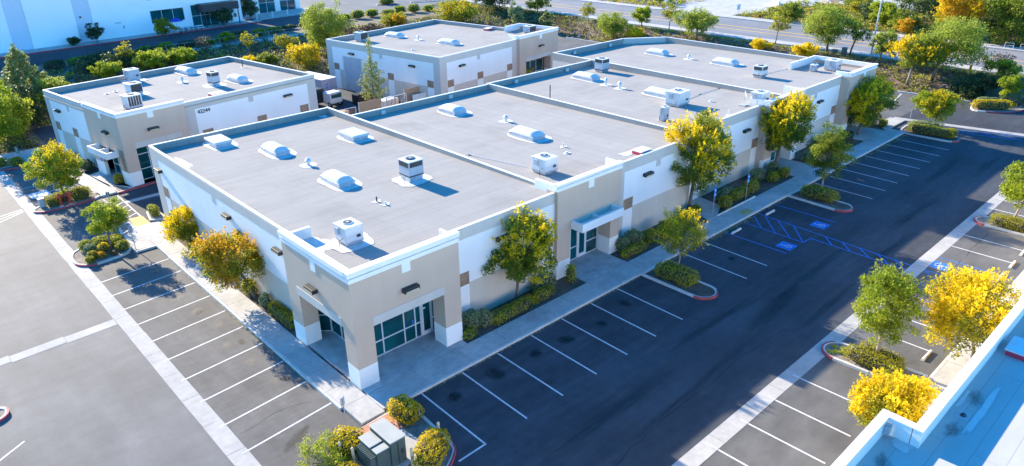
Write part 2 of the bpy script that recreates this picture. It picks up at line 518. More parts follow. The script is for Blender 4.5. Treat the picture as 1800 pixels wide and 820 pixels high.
# ------------------------------------------------------------------ ground
def make_ground():
    xs = np.unique(np.concatenate([np.linspace(-400, -60, 12), np.linspace(-60, 84, 30), np.linspace(84, 98, 15), np.linspace(98, 600, 30)]))
    ys = np.unique(np.concatenate([np.linspace(-400, -60, 12), np.linspace(-60, 70, 24), np.linspace(70, 94, 19), np.linspace(94, 700, 30)]))
    mb = MB()
    vs_ = [(x, y, terrain_z(x, y) - 0.05) for y in ys for x in xs]
    nx = len(xs)
    fs = [(j * nx + i, j * nx + i + 1, (j + 1) * nx + i + 1, (j + 1) * nx + i) for j in range(len(ys) - 1) for i in range(nx - 1)]
    mb.add(vs_, fs)
    mt, nt, bs = new_mat("earth")
    n1 = noise_node(nt, 0.18, 5.0, 0.65)
    cr = nt.nodes.new("ShaderNodeValToRGB")
    e = cr.color_ramp.elements
    e[0].position, e[0].color = 0.40, (0.19, 0.125, 0.088, 1)
    e[1].position, e[1].color = 0.70, (0.10, 0.11, 0.04, 1)
    x = e.new(0.5)
    x.color = (0.165, 0.12, 0.08, 1)
    nt.links.new(n1.outputs['Fac'], cr.inputs[0])
    n2 = noise_node(nt, 3.0, 6.0, 0.7)
    c = mult(nt, cr.outputs[0], n2.outputs['Fac'], 0.5, 1.5)
    nt.links.new(c, bs.inputs['Base Color'])
    bs.inputs['Roughness'].default_value = 0.95
    o = mb.build("ground", mt, smooth=True)
    struct(o)
make_ground()

def lot(name, poly, z, mat):
    return struct(MB().sheet(poly, z).build(name, mat))

lane_left = lot("drive_lane", [(-90, -60), (-7.38, -60), (-7.38, 64), (-90, 64)], 0.0, 'asphalt_lane')
stalls_left = lot("parking_lot", [(-6.46, -60), (-1.55, -60), (-1.55, 56), (-6.46, 56)], 0.0, 'asphalt_stalls')
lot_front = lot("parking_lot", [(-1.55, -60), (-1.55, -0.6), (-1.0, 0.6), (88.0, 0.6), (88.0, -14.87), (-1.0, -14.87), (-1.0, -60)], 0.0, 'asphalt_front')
lot_right = lot("parking_lot", [(-1.0, -15.77), (88.0, -15.77), (88.0, -60), (-1.0, -60)], 0.0, 'asphalt_right')
far_aisle = lot("drive_lane", [(68.9, 0.6), (87.2, 0.6), (87.0, 66), (68.9, 66)], 0.0, 'asphalt_right')
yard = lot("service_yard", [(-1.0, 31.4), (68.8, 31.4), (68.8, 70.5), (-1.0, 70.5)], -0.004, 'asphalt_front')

def kids(parent, name, mb, mat, **k):
    return mb.build(name, mat, parent, **k)

# concrete valley gutters, slab by slab
gutter_l = struct(empty("gutter"))
y = -14.0
while y < 64:
    L = 2.86
    jx = [random.uniform(-0.015, 0.015) for _ in range(4)]
    MB().prism([(-7.38 + jx[0], y), (-6.46 + jx[1], y), (-6.46 + jx[2], y + L - 0.02), (-7.38 + jx[3], y + L - 0.02)], -0.15, 0.008 + random.uniform(0, 0.006)).build("slab", 'concrete_gutter', gutter_l)
    y += L
gutter_x = struct(empty("gutter"))
x = -7.40
while x > -40:
    MB().prism([(x - 2.9 + 0.02, 17.35 - 0.0), (x, 16.95), (x, 17.62), (x - 2.9 + 0.02, 18.0)] if False else
               [(x - 2.88, 16.62 + 0.0), (x, 16.75), (x, 17.60), (x - 2.88, 17.47)], -0.15, 0.009).build("slab", 'concrete_gutter', gutter_x)
    x -= 2.9
gutter_r = struct(empty("gutter"))
x = -1.0
while x < 72:
    L = 2.9
    MB().prism([(x, -15.77), (x + L - 0.02, -15.77), (x + L - 0.02, -14.87), (x, -14.87)], -0.15, 0.008 + random.uniform(0, 0.006)).build("slab", 'concrete_gutter', gutter_r)
    x += L
gutter_f = struct(empty("gutter"))
for i in range(5):
    y0, y1 = 1.0 - i * 2.9, 1.0 - (i + 1) * 2.9 + 0.02
    xa, xb = 73.4 + i * 0.66, 73.4 + (i + 1) * 0.66
    MB().prism([(xb, y1), (xb + 1.0, y1), (xa + 1.0, y0), (xa, y0)], -0.15, 0.012).build("slab", 'concrete_gutter', gutter_f)
gutter_b = struct(empty("gutter"))
for i in range(4):
    x0 = -0.35 + i * 2.9
    MB().prism([(x0, 37.75 + 0.05), (x0 + 2.88, 37.75 + 0.05), (x0 + 2.88, 38.45), (x0, 38.45)], -0.15, 0.008).build("slab", 'concrete_gutter', gutter_b)

# ------------------------------------------------------------------ pavements
KH = 0.15
walk_f = struct(empty("sidewalk"))
x = -0.05
xs_j = [-0.05, 3.05, 6.1, 8.95, 11.9, 14.9, 17.7, 19.9, 22.1, 25.0, 27.9, 30.8, 33.7, 36.6, 39.6, 42.5, 45.4, 48.3, 51.2, 54.1, 57.0, 59.9, 62.2, 65.1, 68.75]
for a, b in zip(xs_j[:-1], xs_j[1:]):
    MB().prism([(a, -2.14), (b - 0.02, -2.14), (b - 0.02, -0.56), (a, -0.56)], -0.1, KH + random.uniform(-0.002, 0.003)).build("slab", 'concrete_walk', walk_f)
for a, b in zip(xs_j[:-1], xs_j[1:]):
    if b > 2.0:
        MB().prism([(max(a, 1.3), -2.32), (b - 0.012, -2.32), (b - 0.012, -2.145), (max(a, 1.3), -2.145)], -0.1, KH - 0.004).build("kerb", 'kerb', walk_f, bevel=0.02)
# side pavement on the left of the building
walk_l = struct(empty("sidewalk"))
ys_j = [-2.35, -0.55, 1.2, 3.3, 5.95, 8.6, 11.2, 13.9, 16.5, 19.1, 21.7, 24.3]
for a, b in zip(ys_j[:-1], ys_j[1:]):
    MB().prism([(-1.48, a), (-0.07, a), (-0.07, b - 0.02), (-1.48, b - 0.02)], -0.1, KH + random.uniform(-0.002, 0.003)).build("slab", 'concrete_walk', walk_l)
    if a > -2:
        MB().prism([(-1.65, a), (-1.485, a), (-1.485, b - 0.012), (-1.65, b - 0.012)], -0.1, KH - 0.004).build("kerb", 'kerb', walk_l, bevel=0.02)
for poly in ([(-1.65, 24.3), (-0.07, 24.3), (-0.07, 28.0), (-1.65, 28.0)], [(-3.15, 26.95), (-1.67, 26.75), (-1.67, 28.0), (-3.0, 29.3)],
             [(-3.0, 29.32), (-1.67, 28.02), (-0.07, 28.02), (0.78, 29.0), (0.78, 31.0), (-0.3, 31.45), (-1.6, 31.45), (-2.9, 30.2)]):
    MB().prism(poly, -0.1, KH).build("slab", 'concrete_walk', walk_l)
# rear pavement beside the far-left building
walk_b = struct(empty("sidewalk"))
for a, b in ((41.0, 43.6), (43.6, 46.2), (46.2, 49.0), (49.0, 52.0), (52.0, 55.0), (55.0, 58.0), (58.0, 61.5)):
    MB().prism([(-1.6 - (a - 41) * 0.10, a), (-0.1 - (a - 41) * 0.10, a), (-0.1 - (b - 41) * 0.10, b - 0.02), (-1.6 - (b - 41) * 0.10, b - 0.02)], -0.1, KH).build("slab", 'concrete_walk', walk_b)
MB().prism([(-0.1, 43.3), (2.2, 44.6), (1.4, 48.6), (-0.7, 47.8)], -0.1, KH + 0.004).build("slab", 'concrete_porch', walk_b)
MB().prism([(-7.3, 56.5), (-3.2, 56.2), (-3.6, 61.5), (-7.3, 61.5)], -0.1, KH).build("slab", 'concrete_walk', walk_b)
# porches and door pads
porch = struct(empty("porch"))
MB().prism([(0.0, -0.54), (7.0, -0.54), (7.0, 2.3), (6.9, 2.3), (6.9, 7.2), (0.06, 7.2), (0.06, 0.0)], -0.1, KH + 0.004).build("slab", 'concrete_porch', porch)
MB().prism([(17.72, -0.54), (22.08, -0.54), (22.08, 2.6), (17.72, 2.6)], -0.1, KH + 0.004).build("slab", 'concrete_porch', porch)
MB().prism([(32.6, -0.54), (33.8, -0.54), (36.0, 0.5), (36.4, 2.85), (33.4, 2.85), (33.2, 1.2)], -0.1, KH + 0.004).build("slab", 'concrete_walk', porch)
MB().prism([(47.0, -0.54), (51.1, -0.54), (51.1, 3.4), (47.0, 3.4)], -0.1, KH + 0.004).build("slab", 'concrete_walk', porch)
MB().prism([(62.3, -0.54), (67.5, -0.54), (67.5, 3.4), (62.3, 3.4)], -0.1, KH + 0.004).build("slab", 'concrete_walk', porch)
MB().prism([(67.6, -0.54), (73.4, -0.54), (73.4, 1.2), (70.2, 1.2)], -0.1, KH - 0.006).build("slab", 'concrete_walk', porch)
MB().box(-0.06, 0.05, 1.25, 5.9, 0.05, KH + 0.006).build("drain_channel", 'metal_dark', porch)
# pavement along the neighbouring building at the right
walk_r = struct(empty("sidewalk"))
x = 2.0
while x < 75:
    MB().prism([(x, -23.7), (x + 2.9, -23.7), (x + 2.9, -20.85), (x, -20.85)], -0.1, KH + random.uniform(-0.002, 0.003)).build("slab", 'concrete_walk', walk_r)
    MB().prism([(x, -20.845), (x + 2.91, -20.845), (x + 2.91, -20.66), (x, -20.66)], -0.1, KH - 0.004).build("kerb", 'kerb', walk_r, bevel=0.02)
    x += 2.92

# planting beds along the building
bed = struct(empty("planting_bed"))
for poly in ([(7.1, -0.54), (17.70, -0.54), (17.70, 1.3), (16.6, 1.3), (16.6, 1.7), (7.1, 1.7)], [(22.1, -0.54), (32.58, -0.54), (33.2, 1.2), (33.4, 2.0), (22.1, 2.0)],
             [(36.02, 0.5), (33.82, -0.54), (47.0, -0.54), (47.0, 2.9), (36.4, 2.9)], [(51.12, -0.54), (62.28, -0.54), (62.28, 2.9), (51.12, 2.9)],
             [(67.52, -0.54), (67.58, -0.54), (70.18, 1.2), (70.2, 4.0), (67.9, 4.0)], [(-0.05, 7.3), (0.78, 7.3), (0.78, 28.95), (-0.05, 28.0)]):
    MB().prism(poly, -0.1, 0.10).build("soil", 'soil', bed)

# ------------------------------------------------------------------ painted markings
def line(parent, p, q, w, mat, name="stall_line", z=0.005):
    (x0, y0), (x1, y1) = p, q
    L = math.hypot(x1 - x0, y1 - y0)
    nx, ny = -(y1 - y0) / L * w / 2, (x1 - x0) / L * w / 2
    return MB().sheet([(x0 - nx, y0 - ny), (x1 - nx, y1 - ny), (x1 + nx, y1 + ny), (x0 + nx, y0 + ny)], z).build(name, mat, parent)

for yy in (23.93, 21.33, 18.82, 16.23, 13.59, 10.93, 8.3, 5.69, 2.99, 0.35):
    line(stalls_left, (-1.68, yy), (-6.44, yy - 0.4), 0.10, 'paint_white')
    line(gutter_l, (-6.44, yy - 0.4), (-6.72, yy - 0.43), 0.09, 'paint_white', z=0.0185)
line(lane_left, (-14.24, 8.35), (-17.5, 6.3), 0.10, 'paint_white')
for xx in (2.27, 5.06, 7.75, 10.49, 13.21, 15.96, 18.71, 26.35, 29.1, 47.05, 49.75, 52.45, 55.15, 57.85, 60.5, 63.15, 65.8):
    line(lot_front, (xx, -2.36), (xx - 0.13, -7.76), 0.10, 'paint_white')
line(lot_front, (2.17, -7.72), (0.45, -7.74), 0.10, 'paint_white')
for xx in (31.8, 39.8):
    line(lot_front, (xx, -2.4), (xx, -7.75), 0.10, 'paint_blue')
line(lot_front, (34.6, -2.4), (34.4, -7.75), 0.095, 'paint_blue')
line(lot_front, (37.06, -2.4), (36.68, -7.6), 0.095, 'paint_blue')
for p, q in (((36.35, -2.45), (34.59, -4.13)), ((36.87, -3.19), (34.46, -5.42)), ((36.84, -4.36), (34.37, -6.71)), ((36.74, -5.74), (34.5, -7.65))):
    line(lot_front, p, q, 0.095, 'paint_blue', z=0.009)
line(lot_front, (34.35, -7.72), (35.5, -7.8), 0.095, 'paint_blue', z=0.013)
# blue path across the aisle
line(lot_front, (36.68, -7.6), (36.3, -14.85), 0.095, 'paint_blue', z=0.0045)
line(lot_front, (35.5, -7.8), (35.3, -14.85), 0.095, 'paint_blue', z=0.0115)
for k, (p, q) in enumerate((((36.61, -8.4), (35.5, -9.47)), ((36.54, -9.77), (35.45, -10.87)), ((36.49, -11.09), (35.4, -12.3)), ((36.4, -12.46), (35.36, -13.64)), ((36.33, -13.73), (35.33, -14.8)))):
    line(lot_front, p, q, 0.10, 'paint_blue', z=0.0145)
def ada_symbol(parent, cx, cy, rz, s=1.22):
    q = empty("wheelchair_symbol", (cx, cy, 0), rz, parent)
    h = s / 2
    MB().sheet([(-h, -h), (h, -h), (h, h), (-h, h)], 0.006).build("blue_square", 'paint_blue', q)
    mb = MB()
    z = 0.011
    for i in range(14):          # the wheel, an open arc
        a0, a1 = R_(150 + i * 18), R_(150 + (i + 1) * 18)
        r0, r1 = 0.20, 0.26
        mb.sheet([(-0.02 + r1 * math.cos(a0), -0.14 + r1 * math.sin(a0)), (-0.02 + r1 * math.cos(a1), -0.14 + r1 * math.sin(a1)),
                  (-0.02 + r0 * math.cos(a1), -0.14 + r0 * math.sin(a1)), (-0.02 + r0 * math.cos(a0), -0.14 + r0 * math.sin(a0))], z)
    mb.sheet([(-0.10, -0.08), (-0.03, -0.08), (-0.03, 0.26), (-0.10, 0.26)], z)
    mb.sheet([(-0.03, -0.08), (0.16, -0.08), (0.16, -0.02), (-0.03, -0.02)], z + 0.001)
    mb.sheet([(0.10, -0.08), (0.16, -0.08), (0.30, -0.36), (0.24, -0.38)], z + 0.002)
    mb.sheet([(-0.03, 0.10), (0.14, 0.10), (0.14, 0.16), (-0.03, 0.16)], z + 0.003)
    mb.sheet([(-0.065 + 0.085 * math.cos(2 * math.pi * i / 12), 0.38 + 0.085 * math.sin(2 * math.pi * i / 12)) for i in range(12)], z)
    mb.build("figure", 'paint_white', q)
ada_symbol(lot_front, 32.97, -7.13, R_(0))
ada_symbol(lot_front, 38.4, -7.13, R_(0))
ada_symbol(lot_right, 37.7, -16.35, R_(180))
# right-hand row
for xx in (9.95, 12.68, 15.38, 18.1, 25.85, 28.6, 41.72, 44.5, 51.75, 54.4, 57.1, 59.8):
    line(lot_right, (xx, -15.79), (xx + 0.05, -19.75), 0.10, 'paint_white')
    line(gutter_r, (xx, -15.35), (xx, -15.765), 0.09, 'paint_white', z=0.0185)
line(lot_right, (39.08, -15.79), (39.12, -20.64), 0.10, 'paint_blue')
line(lot_right, (36.27, -15.79), (36.27, -20.64), 0.10, 'paint_blue')
line(lot_right, (34.02, -15.79), (34.02, -20.64), 0.10, 'paint_blue', z=0.008)
for k in range(3):
    line(lot_right, (36.2, -15.9 - 1.5 * k), (34.08, -17.4 - 1.4 * k), 0.10, 'paint_blue', z=0.010)
# far end hatching
line(lot_front, (72.1, -3.6), (74.5, -12.0), 0.12, 'paint_blue')
line(lot_front, (73.2, -3.6), (76.0, -12.0), 0.12, 'paint_blue', z=0.008)
for k in range(4):
    line(lot_front, (73.3 + 0.62 * k, -4.2 - 1.9 * k), (72.8 + 0.55 * k, -5.9 - 1.9 * k), 0.12, 'paint_blue', z=0.0115)
for a, b in (((81.34, 1.15), (86.28, 1.98)), ((82.1, 4.0), (86.4, 4.8)), ((80.9, -1.8), (86.5, -1.0))):
    line(far_aisle if a[1] > 0.6 else lot_front, a, b, 0.14, 'paint_white', z=0.006)
# hatching by the corner ramp at the left rear
lot_rear = lot("parking_lot", [(-1.53, 31.5), (-1.02, 31.5), (-1.02, 56), (-1.53, 56)], -0.002, 'asphalt_stalls')
line(stalls_left, (-1.58, 34.2), (-1.58, 40.3), 0.10, 'paint_white')
line(yard, (-0.45, 33.8), (-0.36, 40.4), 0.10, 'paint_white')
for k in range(5):
    line(yard, (-0.5, 34.9 + 1.15 * k), (-1.45, 34.3 + 1.15 * k), 0.10, 'paint_white', z=0.006)
for k in range(3):
    line(stalls_left, (-1.7, 43.6 + 2.7 * k), (-6.4, 43.2 + 2.7 * k), 0.10, 'paint_white')
for k in range(3):
    line(stalls_left, (-3.0 - 1.0 * k, 43.5), (-4.1 - 1.0 * k, 46.0), 0.10, 'paint_white', z=0.009)
MB().sheet([(-6.2, 45.0), (-4.6, 45.2), (-4.7, 46.8), (-6.3, 46.6)], 0.007).build("white_square", 'paint_white', stalls_left)
for k in range(3):
    line(lane_left, (-7.45, 42.9 - 0.35 * k), (-13.0, 41.2 - 1.2 * k), 0.10, 'paint_white', z=0.005)
# tactile warning mats
MB().prism([(-1.58, 31.52), (-0.38, 31.66), (-0.36, 33.75), (-1.40, 33.85)], -0.05, 0.06).build("warning_mat", 'mat_orange', walk_l)
MB().prism([(35.6, -2.12), (37.0, -2.12), (37.0, -1.35), (35.6, -1.35)], 0.05, KH + 0.008).build("warning_mat", 'mat_tan', walk_f)
MB().box(33.8, 39.8, -0.60, -0.48, 0.05, KH + 0.10).build("kerb", 'kerb', walk_f, bevel=0.02)

# oil and dust stains in the stalls
def stain(parent, x, y, z, rx, ry, rz, mat, name):
    o = MB().sheet([(-1, -1), (1, -1), (1, 1), (-1, 1)], 0).build(name, mat, parent)
    o.location = (x, y, z)
    o.scale = (rx, ry, 1)
    o.rotation_euler = (0, 0, rz)
    return o
for xx, yy, r in ((3.6, -4.0, 0.55), (6.3, -4.1, 0.75), (9.1, -4.0, 0.5), (11.9, -3.9, 0.65), (14.6, -4.3, 0.4), (17.3, -4.0, 0.45), (28.0, -5.3, 0.4)):
    stain(lot_front, xx + 0.25 * math.sin(xx * 3), yy + 0.3 * math.cos(xx * 5), 0.0035, r * (1.0 + 0.7 * abs(math.sin(xx))), r * (0.8 + 0.5 * abs(math.cos(xx * 2))), xx, 'oil', "oil_stain")
for i, yy in enumerate((22.6, 20.1, 17.5, 14.9, 12.2, 9.6, 7.0, 4.3)):
    stain(stalls_left, -3.1 + 0.3 * math.sin(i * 2.1), yy, 0.0035, 0.8, 0.55, 0.2 * i, 'dust', "dust_stain")
    if i % 2:
        stain(stalls_left, -2.7 + 0.4 * math.cos(i), yy - 0.3, 0.0045, 0.55, 0.3, 0.3 * i, 'oil', "oil_stain")
stain(stalls_left, -4.3, -0.9, 0.0045, 1.6, 0.5, 0.5, 'oil', "oil_stain")
for (xx, yy, a, b, rz) in ((30, -10.5, 9, 0.5, 0.03), (20, -9.3, 7, 0.45, 0.0), (46, -11.5, 8, 0.6, -0.03), (14, -12.2, 10, 0.45, 0.05), (58, -9.5, 8, 0.6, 0.02), (24, -11.0, 6, 0.9, 0.1),
                          (38, -12.8, 7, 0.5, -0.02), (9, -10.4, 7, 0.7, 0.0), (63, -12, 7, 0.6, 0.0), (27, -13.3, 6, 0.4, 0.02)):
    stain(lot_front, xx, yy, 0.0035, a, b, rz, 'tyre_mark', "tyre_mark")
for (xx, yy, a, b, rz) in ():
    stain(lane_left, xx, yy, 0.0035, a, b, rz, 'tyre_mark', "tyre_mark")

def crack(parent, x0, y0, x1, y1, w=0.035, wob=0.25, seed=0, z=0.003):
    r = random.Random(seed)
    n = max(8, int(math.hypot(x1 - x0, y1 - y0) / 0.5))
    L = math.hypot(x1 - x0, y1 - y0)
    nx, ny = -(y1 - y0) / L, (x1 - x0) / L
    off, mb, pts = 0.0, MB(), []
    for i in range(n + 1):
        t = i / n
        off += r.gauss(0, 0.05)
        o = off + wob * math.sin(t * 5 + seed)
        ww = w * r.uniform(0.4, 1.3)
        px, py = x0 + (x1 - x0) * t + nx * o, y0 + (y1 - y0) * t + ny * o
        mb.v += [(px - nx * ww, py - ny * ww, z), (px + nx * ww, py + ny * ww, z)]
        if i:
            k = 2 * i
            mb.f.append((k - 2, k, k + 1, k - 1))
    return mb.build("crack", 'crack', parent)
M['crack'] = surface("crack", (0.02, 0.02, 0.021, 1), 0.8, ((6.0, 0.7, 1.3),))
M['crack_pale'] = surface("crack_pale", (0.09, 0.087, 0.083, 1), 0.8, ((6.0, 0.7, 1.3),))
for k, (a, b, c_, d_) in enumerate(((3.0, -13.2, 22.0, -12.6), (28, -10.6, 52, -11.2), (14, -9.0, 31, -9.4))):
    crack(lot_front, a, b, c_, d_, 0.022, 0.3, k)
for k, (a, b, c_, d_) in enumerate(((-14, 33, -8, 34.5),)):
    crack(lane_left, a, b, c_, d_, 0.018, 0.25, 20 + k).data.materials[0] = M['crack_pale']
for k, (a, b, c_, d_) in enumerate(((-6.2, 1.6, -2.4, 1.3),)):
    crack(stalls_left, a, b, c_, d_, 0.015, 0.2, 30 + k)
for k, (a, b, c_, d_) in enumerate(((26, -17.2, 46, -17.6),)):
    crack(lot_right, a, b, c_, d_, 0.02, 0.2, 40 + k)

# ------------------------------------------------------------------ building helpers
def panel(parent, name, fr, u0, u1, z0, z1, mat, d=0.03):
    return MB().fbox(fr, u0, u1, z0, z1, -0.05, d).build(name, mat, parent)

def wall_light(parent, fr, u, z, w=1.0):
    o = MB()
    (ox, oy), a = fr
    o.fbox(fr, u - w / 2, u + w / 2, z - 0.12, z + 0.13, 0.0, 0.34)
    b = o.build("wall_light", 'lamp_bronze', parent, bevel=0.02)
    MB().fbox(fr, u - w / 2 + 0.06, u + w / 2 - 0.06, z - 0.15, z - 0.123, 0.06, 0.30).build("lens", 'lamp_lens', b)
    MB().fbox(fr, u - w / 2 + 0.08, u + w / 2 - 0.08, z - 0.10, z - 0.02, 0.33, 0.352).build("lens", 'lamp_lens', b)

def facade(parent, fr, u0, u1, ztop, accents=(), strips=(), notches=(), lights=(), zsplit=2.75, zband=5.78, accent_w=1.12, base_z=0.0, margins=()):
    """tilt-up wall: band on top, white upper field, beige lower field, brown squares over white strips"""
    panel(parent, "top_band", fr, u0, u1, zband, ztop - 0.05, 'wall_band', 0.03)
    cuts = sorted([(a, a + accent_w) for a in accents] + [tuple(s) for s in strips])
    marg = sorted(margins)
    p = u0
    segs = []
    for a, b in marg:
        panel(parent, "margin_panel", fr, a, b, base_z, zband, 'wall_band', 0.03)
    spans = []
    p = u0
    for a, b in marg + [(u1, u1)]:
        if a > p + 0.05:
            spans.append((p, a))
        p = max(p, b)
    for (s0, s1) in spans:
        panel(parent, "upper_panel", fr, s0, s1, zsplit, zband, 'wall_white', 0.02)
        q = s0
        for a, b in cuts + [(s1, s1)]:
            if a < s0 - 0.01 or a > s1 + 0.01:
                continue
            if a > q + 0.02:
                panel(parent, "lower_panel", fr, q, min(a, s1), base_z, zsplit, 'wall_lower', 0.016)
            if b > a:
                panel(parent, "pale_strip", fr, a, min(b, s1), base_z, zsplit - 0.08, 'wall_white', 0.026)
            q = max(q, b)
    for a in accents:
        panel(parent, "accent_panel", fr, a, a + accent_w, zsplit - 0.08, zsplit + 0.80, 'accent_brown', 0.034)
    for u in notches:
        panel(parent, "drop_panel", fr, u - 0.28, u + 0.28, zband - 0.55, zband, 'wall_band', 0.034)
    for u, z in lights:
        wall_light(parent, fr, u, z)

def storefront(parent, fr, us, zs, door=None, d=0.0, skip=()):
    """aluminium frame with one pane object per cell"""
    fm = MB()
    for u in us:
        fm.fbox(fr, u - 0.035, u + 0.035, zs[0], zs[-1], d - 0.06, d + 0.06)
    for z in zs:
        for a, b in zip(us[:-1], us[1:]):
            fm.fbox(fr, a + 0.035, b - 0.035, z - 0.035, z + 0.035, d - 0.05, d + 0.05)
    f = fm.build("storefront", 'frame_alu', parent)
    for i, (a, b) in enumerate(zip(us[:-1], us[1:])):
        for j, (z0, z1) in enumerate(zip(zs[:-1], zs[1:])):
            if (i, j) in skip:
                continue
            MB().fbox(fr, a + 0.03, b - 0.03, z0 + 0.03, z1 - 0.03, d - 0.012, d + 0.012).build("pane", 'glass', f)
    return f

def glass_door(parent, fr, u0, u1, ztop, d=0.03):
    o = MB()
    o.fbox(fr, u0, u0 + 0.13, 0.17, ztop, d - 0.05, d + 0.05)
    o.fbox(fr, u1 - 0.13, u1, 0.17, ztop, d - 0.05, d + 0.05)
    o.fbox(fr, u0 + 0.13, u1 - 0.13, ztop - 0.13, ztop, d - 0.05, d + 0.05)
    o.fbox(fr, u0 + 0.13, u1 - 0.13, 0.17, 0.42, d - 0.05, d + 0.05)
    f = o.build("door", 'frame_alu', parent)
    MB().fbox(fr, u0 + 0.12, u1 - 0.12, 0.40, ztop - 0.12, d - 0.015, d + 0.015).build("pane", 'glass', f)
    MB().fbox(fr, u0 + 0.16, u0 + 0.20, 0.95, 1.35, d + 0.05, d + 0.10).build("handle", 'metal_dark', f)

def text(parent, body, loc, size, rot, mat, name="number"):
    c = bpy.data.curves.new(name, 'FONT')
    c.body = body
    c.size = size
    c.extrude = 0.02
    c.align_x = 'CENTER'
    c.align_y = 'CENTER'
    c.materials.append(M[mat])
    tmp = bpy.data.objects.new(name, c)
    COL.objects.link(tmp)
    dg = bpy.context.evaluated_depsgraph_get()
    me = bpy.data.meshes.new_from_object(tmp.evaluated_get(dg))
    bpy.data.objects.remove(tmp)
    o = bpy.data.objects.new(name, me)
    COL.objects.link(o)
    o.parent = parent
    o.location = loc
    o.rotation_euler = rot
    return o

def blob(cx, cy, rx, ry, n=26, amp=0.12, seed=0, sq=4.0):
    """uneven rounded-rectangle outline"""
    r = random.Random(seed)
    ph = [r.uniform(0, 6.28) for _ in range(4)]
    out = []
    for i in range(n):
        t = 2 * math.pi * i / n
        c, s = math.cos(t), math.sin(t)
        k = (abs(c) ** sq + abs(s) ** sq) ** (-1.0 / sq)
        w = 1 + amp * (0.5 * math.sin(3 * t + ph[0]) + 0.35 * math.sin(5 * t + ph[1]) + 0.3 * math.sin(9 * t + ph[2]) + 0.2 * math.sin(13 * t + ph[3]))
        out.append((cx + rx * c * k * w, cy + ry * s * k * w))
    return out

def coat(parent, cx, cy, rx, ry, z, seed=0, amp=0.1):
    return MB().sheet(blob(cx, cy, rx, ry, amp=amp, seed=seed), z).build("coating_patch", 'coating', parent)

def skylight(parent, x, y, z, w=1.25, l=2.5, rz=0.0, seed=0, patch=True, flat=False):
    """w along x, l along y; barrel dome or flat lid on a kerb"""
    s = MB().box(-w / 2, w / 2, -l / 2, l / 2, 0, 0.285)
    s.box(-w / 2 - 0.05, w / 2 + 0.05, -l / 2 - 0.05, l / 2 + 0.05, 0.29, 0.35)
    k = s.build("skylight", 'galvanised', parent)
    k.location = (x, y, z)
    k.rotation_euler = (0, 0, rz)
    if flat:
        MB().frustum(-w / 2 - 0.10, w / 2 + 0.10, -l / 2 - 0.10, l / 2 + 0.10, 0.355, 0.53, 0.04).build("lid", 'dome', k, bevel=0.02)
    else:
        d = MB()
        ny, na = 10, 9
        for iy in range(ny + 1):
            t = iy / ny
            yy = -l / 2 + l * t
            e = min(1.0, min(t, 1 - t) / 0.16)
            prof = math.sqrt(max(0.0, 1 - (1 - e) ** 2)) * (0.92 + 0.08 * abs(math.sin(t * math.pi * 3.5)))
            for ia in range(na + 1):
                a = math.pi * ia / na
                d.v.append((-math.cos(a) * w / 2, yy, 0.352 + 0.34 * prof * math.sin(a) ** 0.8))
        for iy in range(ny):
            for ia in range(na):
                q = iy * (na + 1) + ia
                d.f.append((q, q + 1, q + na + 2, q + na + 1))
        d.build("dome", 'dome', k, smooth=True)
    if patch:
        coat(k, 0.1, -0.1, w / 2 + 0.5, l / 2 + 0.5, 0.028, seed, 0.05)
    return k

def roof_vent(parent, x, y, z, h=0.55, patch=True, seed=1):
    mb = MB().cyl(0, 0, 0, h * 0.5, 0.12)
    mb.cyl(0, 0, h * 0.5, h * 0.68, 0.20, 0.24)
    mb.cyl(0, 0, h * 0.68, h, 0.24, 0.06)
    o = mb.build("roof_vent", 'metal_white', parent)
    o.location = (x, y, z)
    if patch:
        coat(o, 0, 0, 0.6, 0.55, 0.02, seed)
    return o

def roof_pipe(parent, x, y, z, h=0.35, r=0.05, mat='metal_dark', seed=1, patch=True):
    o = MB().cyl(0, 0, 0, h, r, n=8).build("roof_pipe", mat, parent)
    o.location = (x, y, z)
    if patch:
        coat(o, 0, 0, 0.3, 0.22, 0.02, seed, 0.25)
    return o

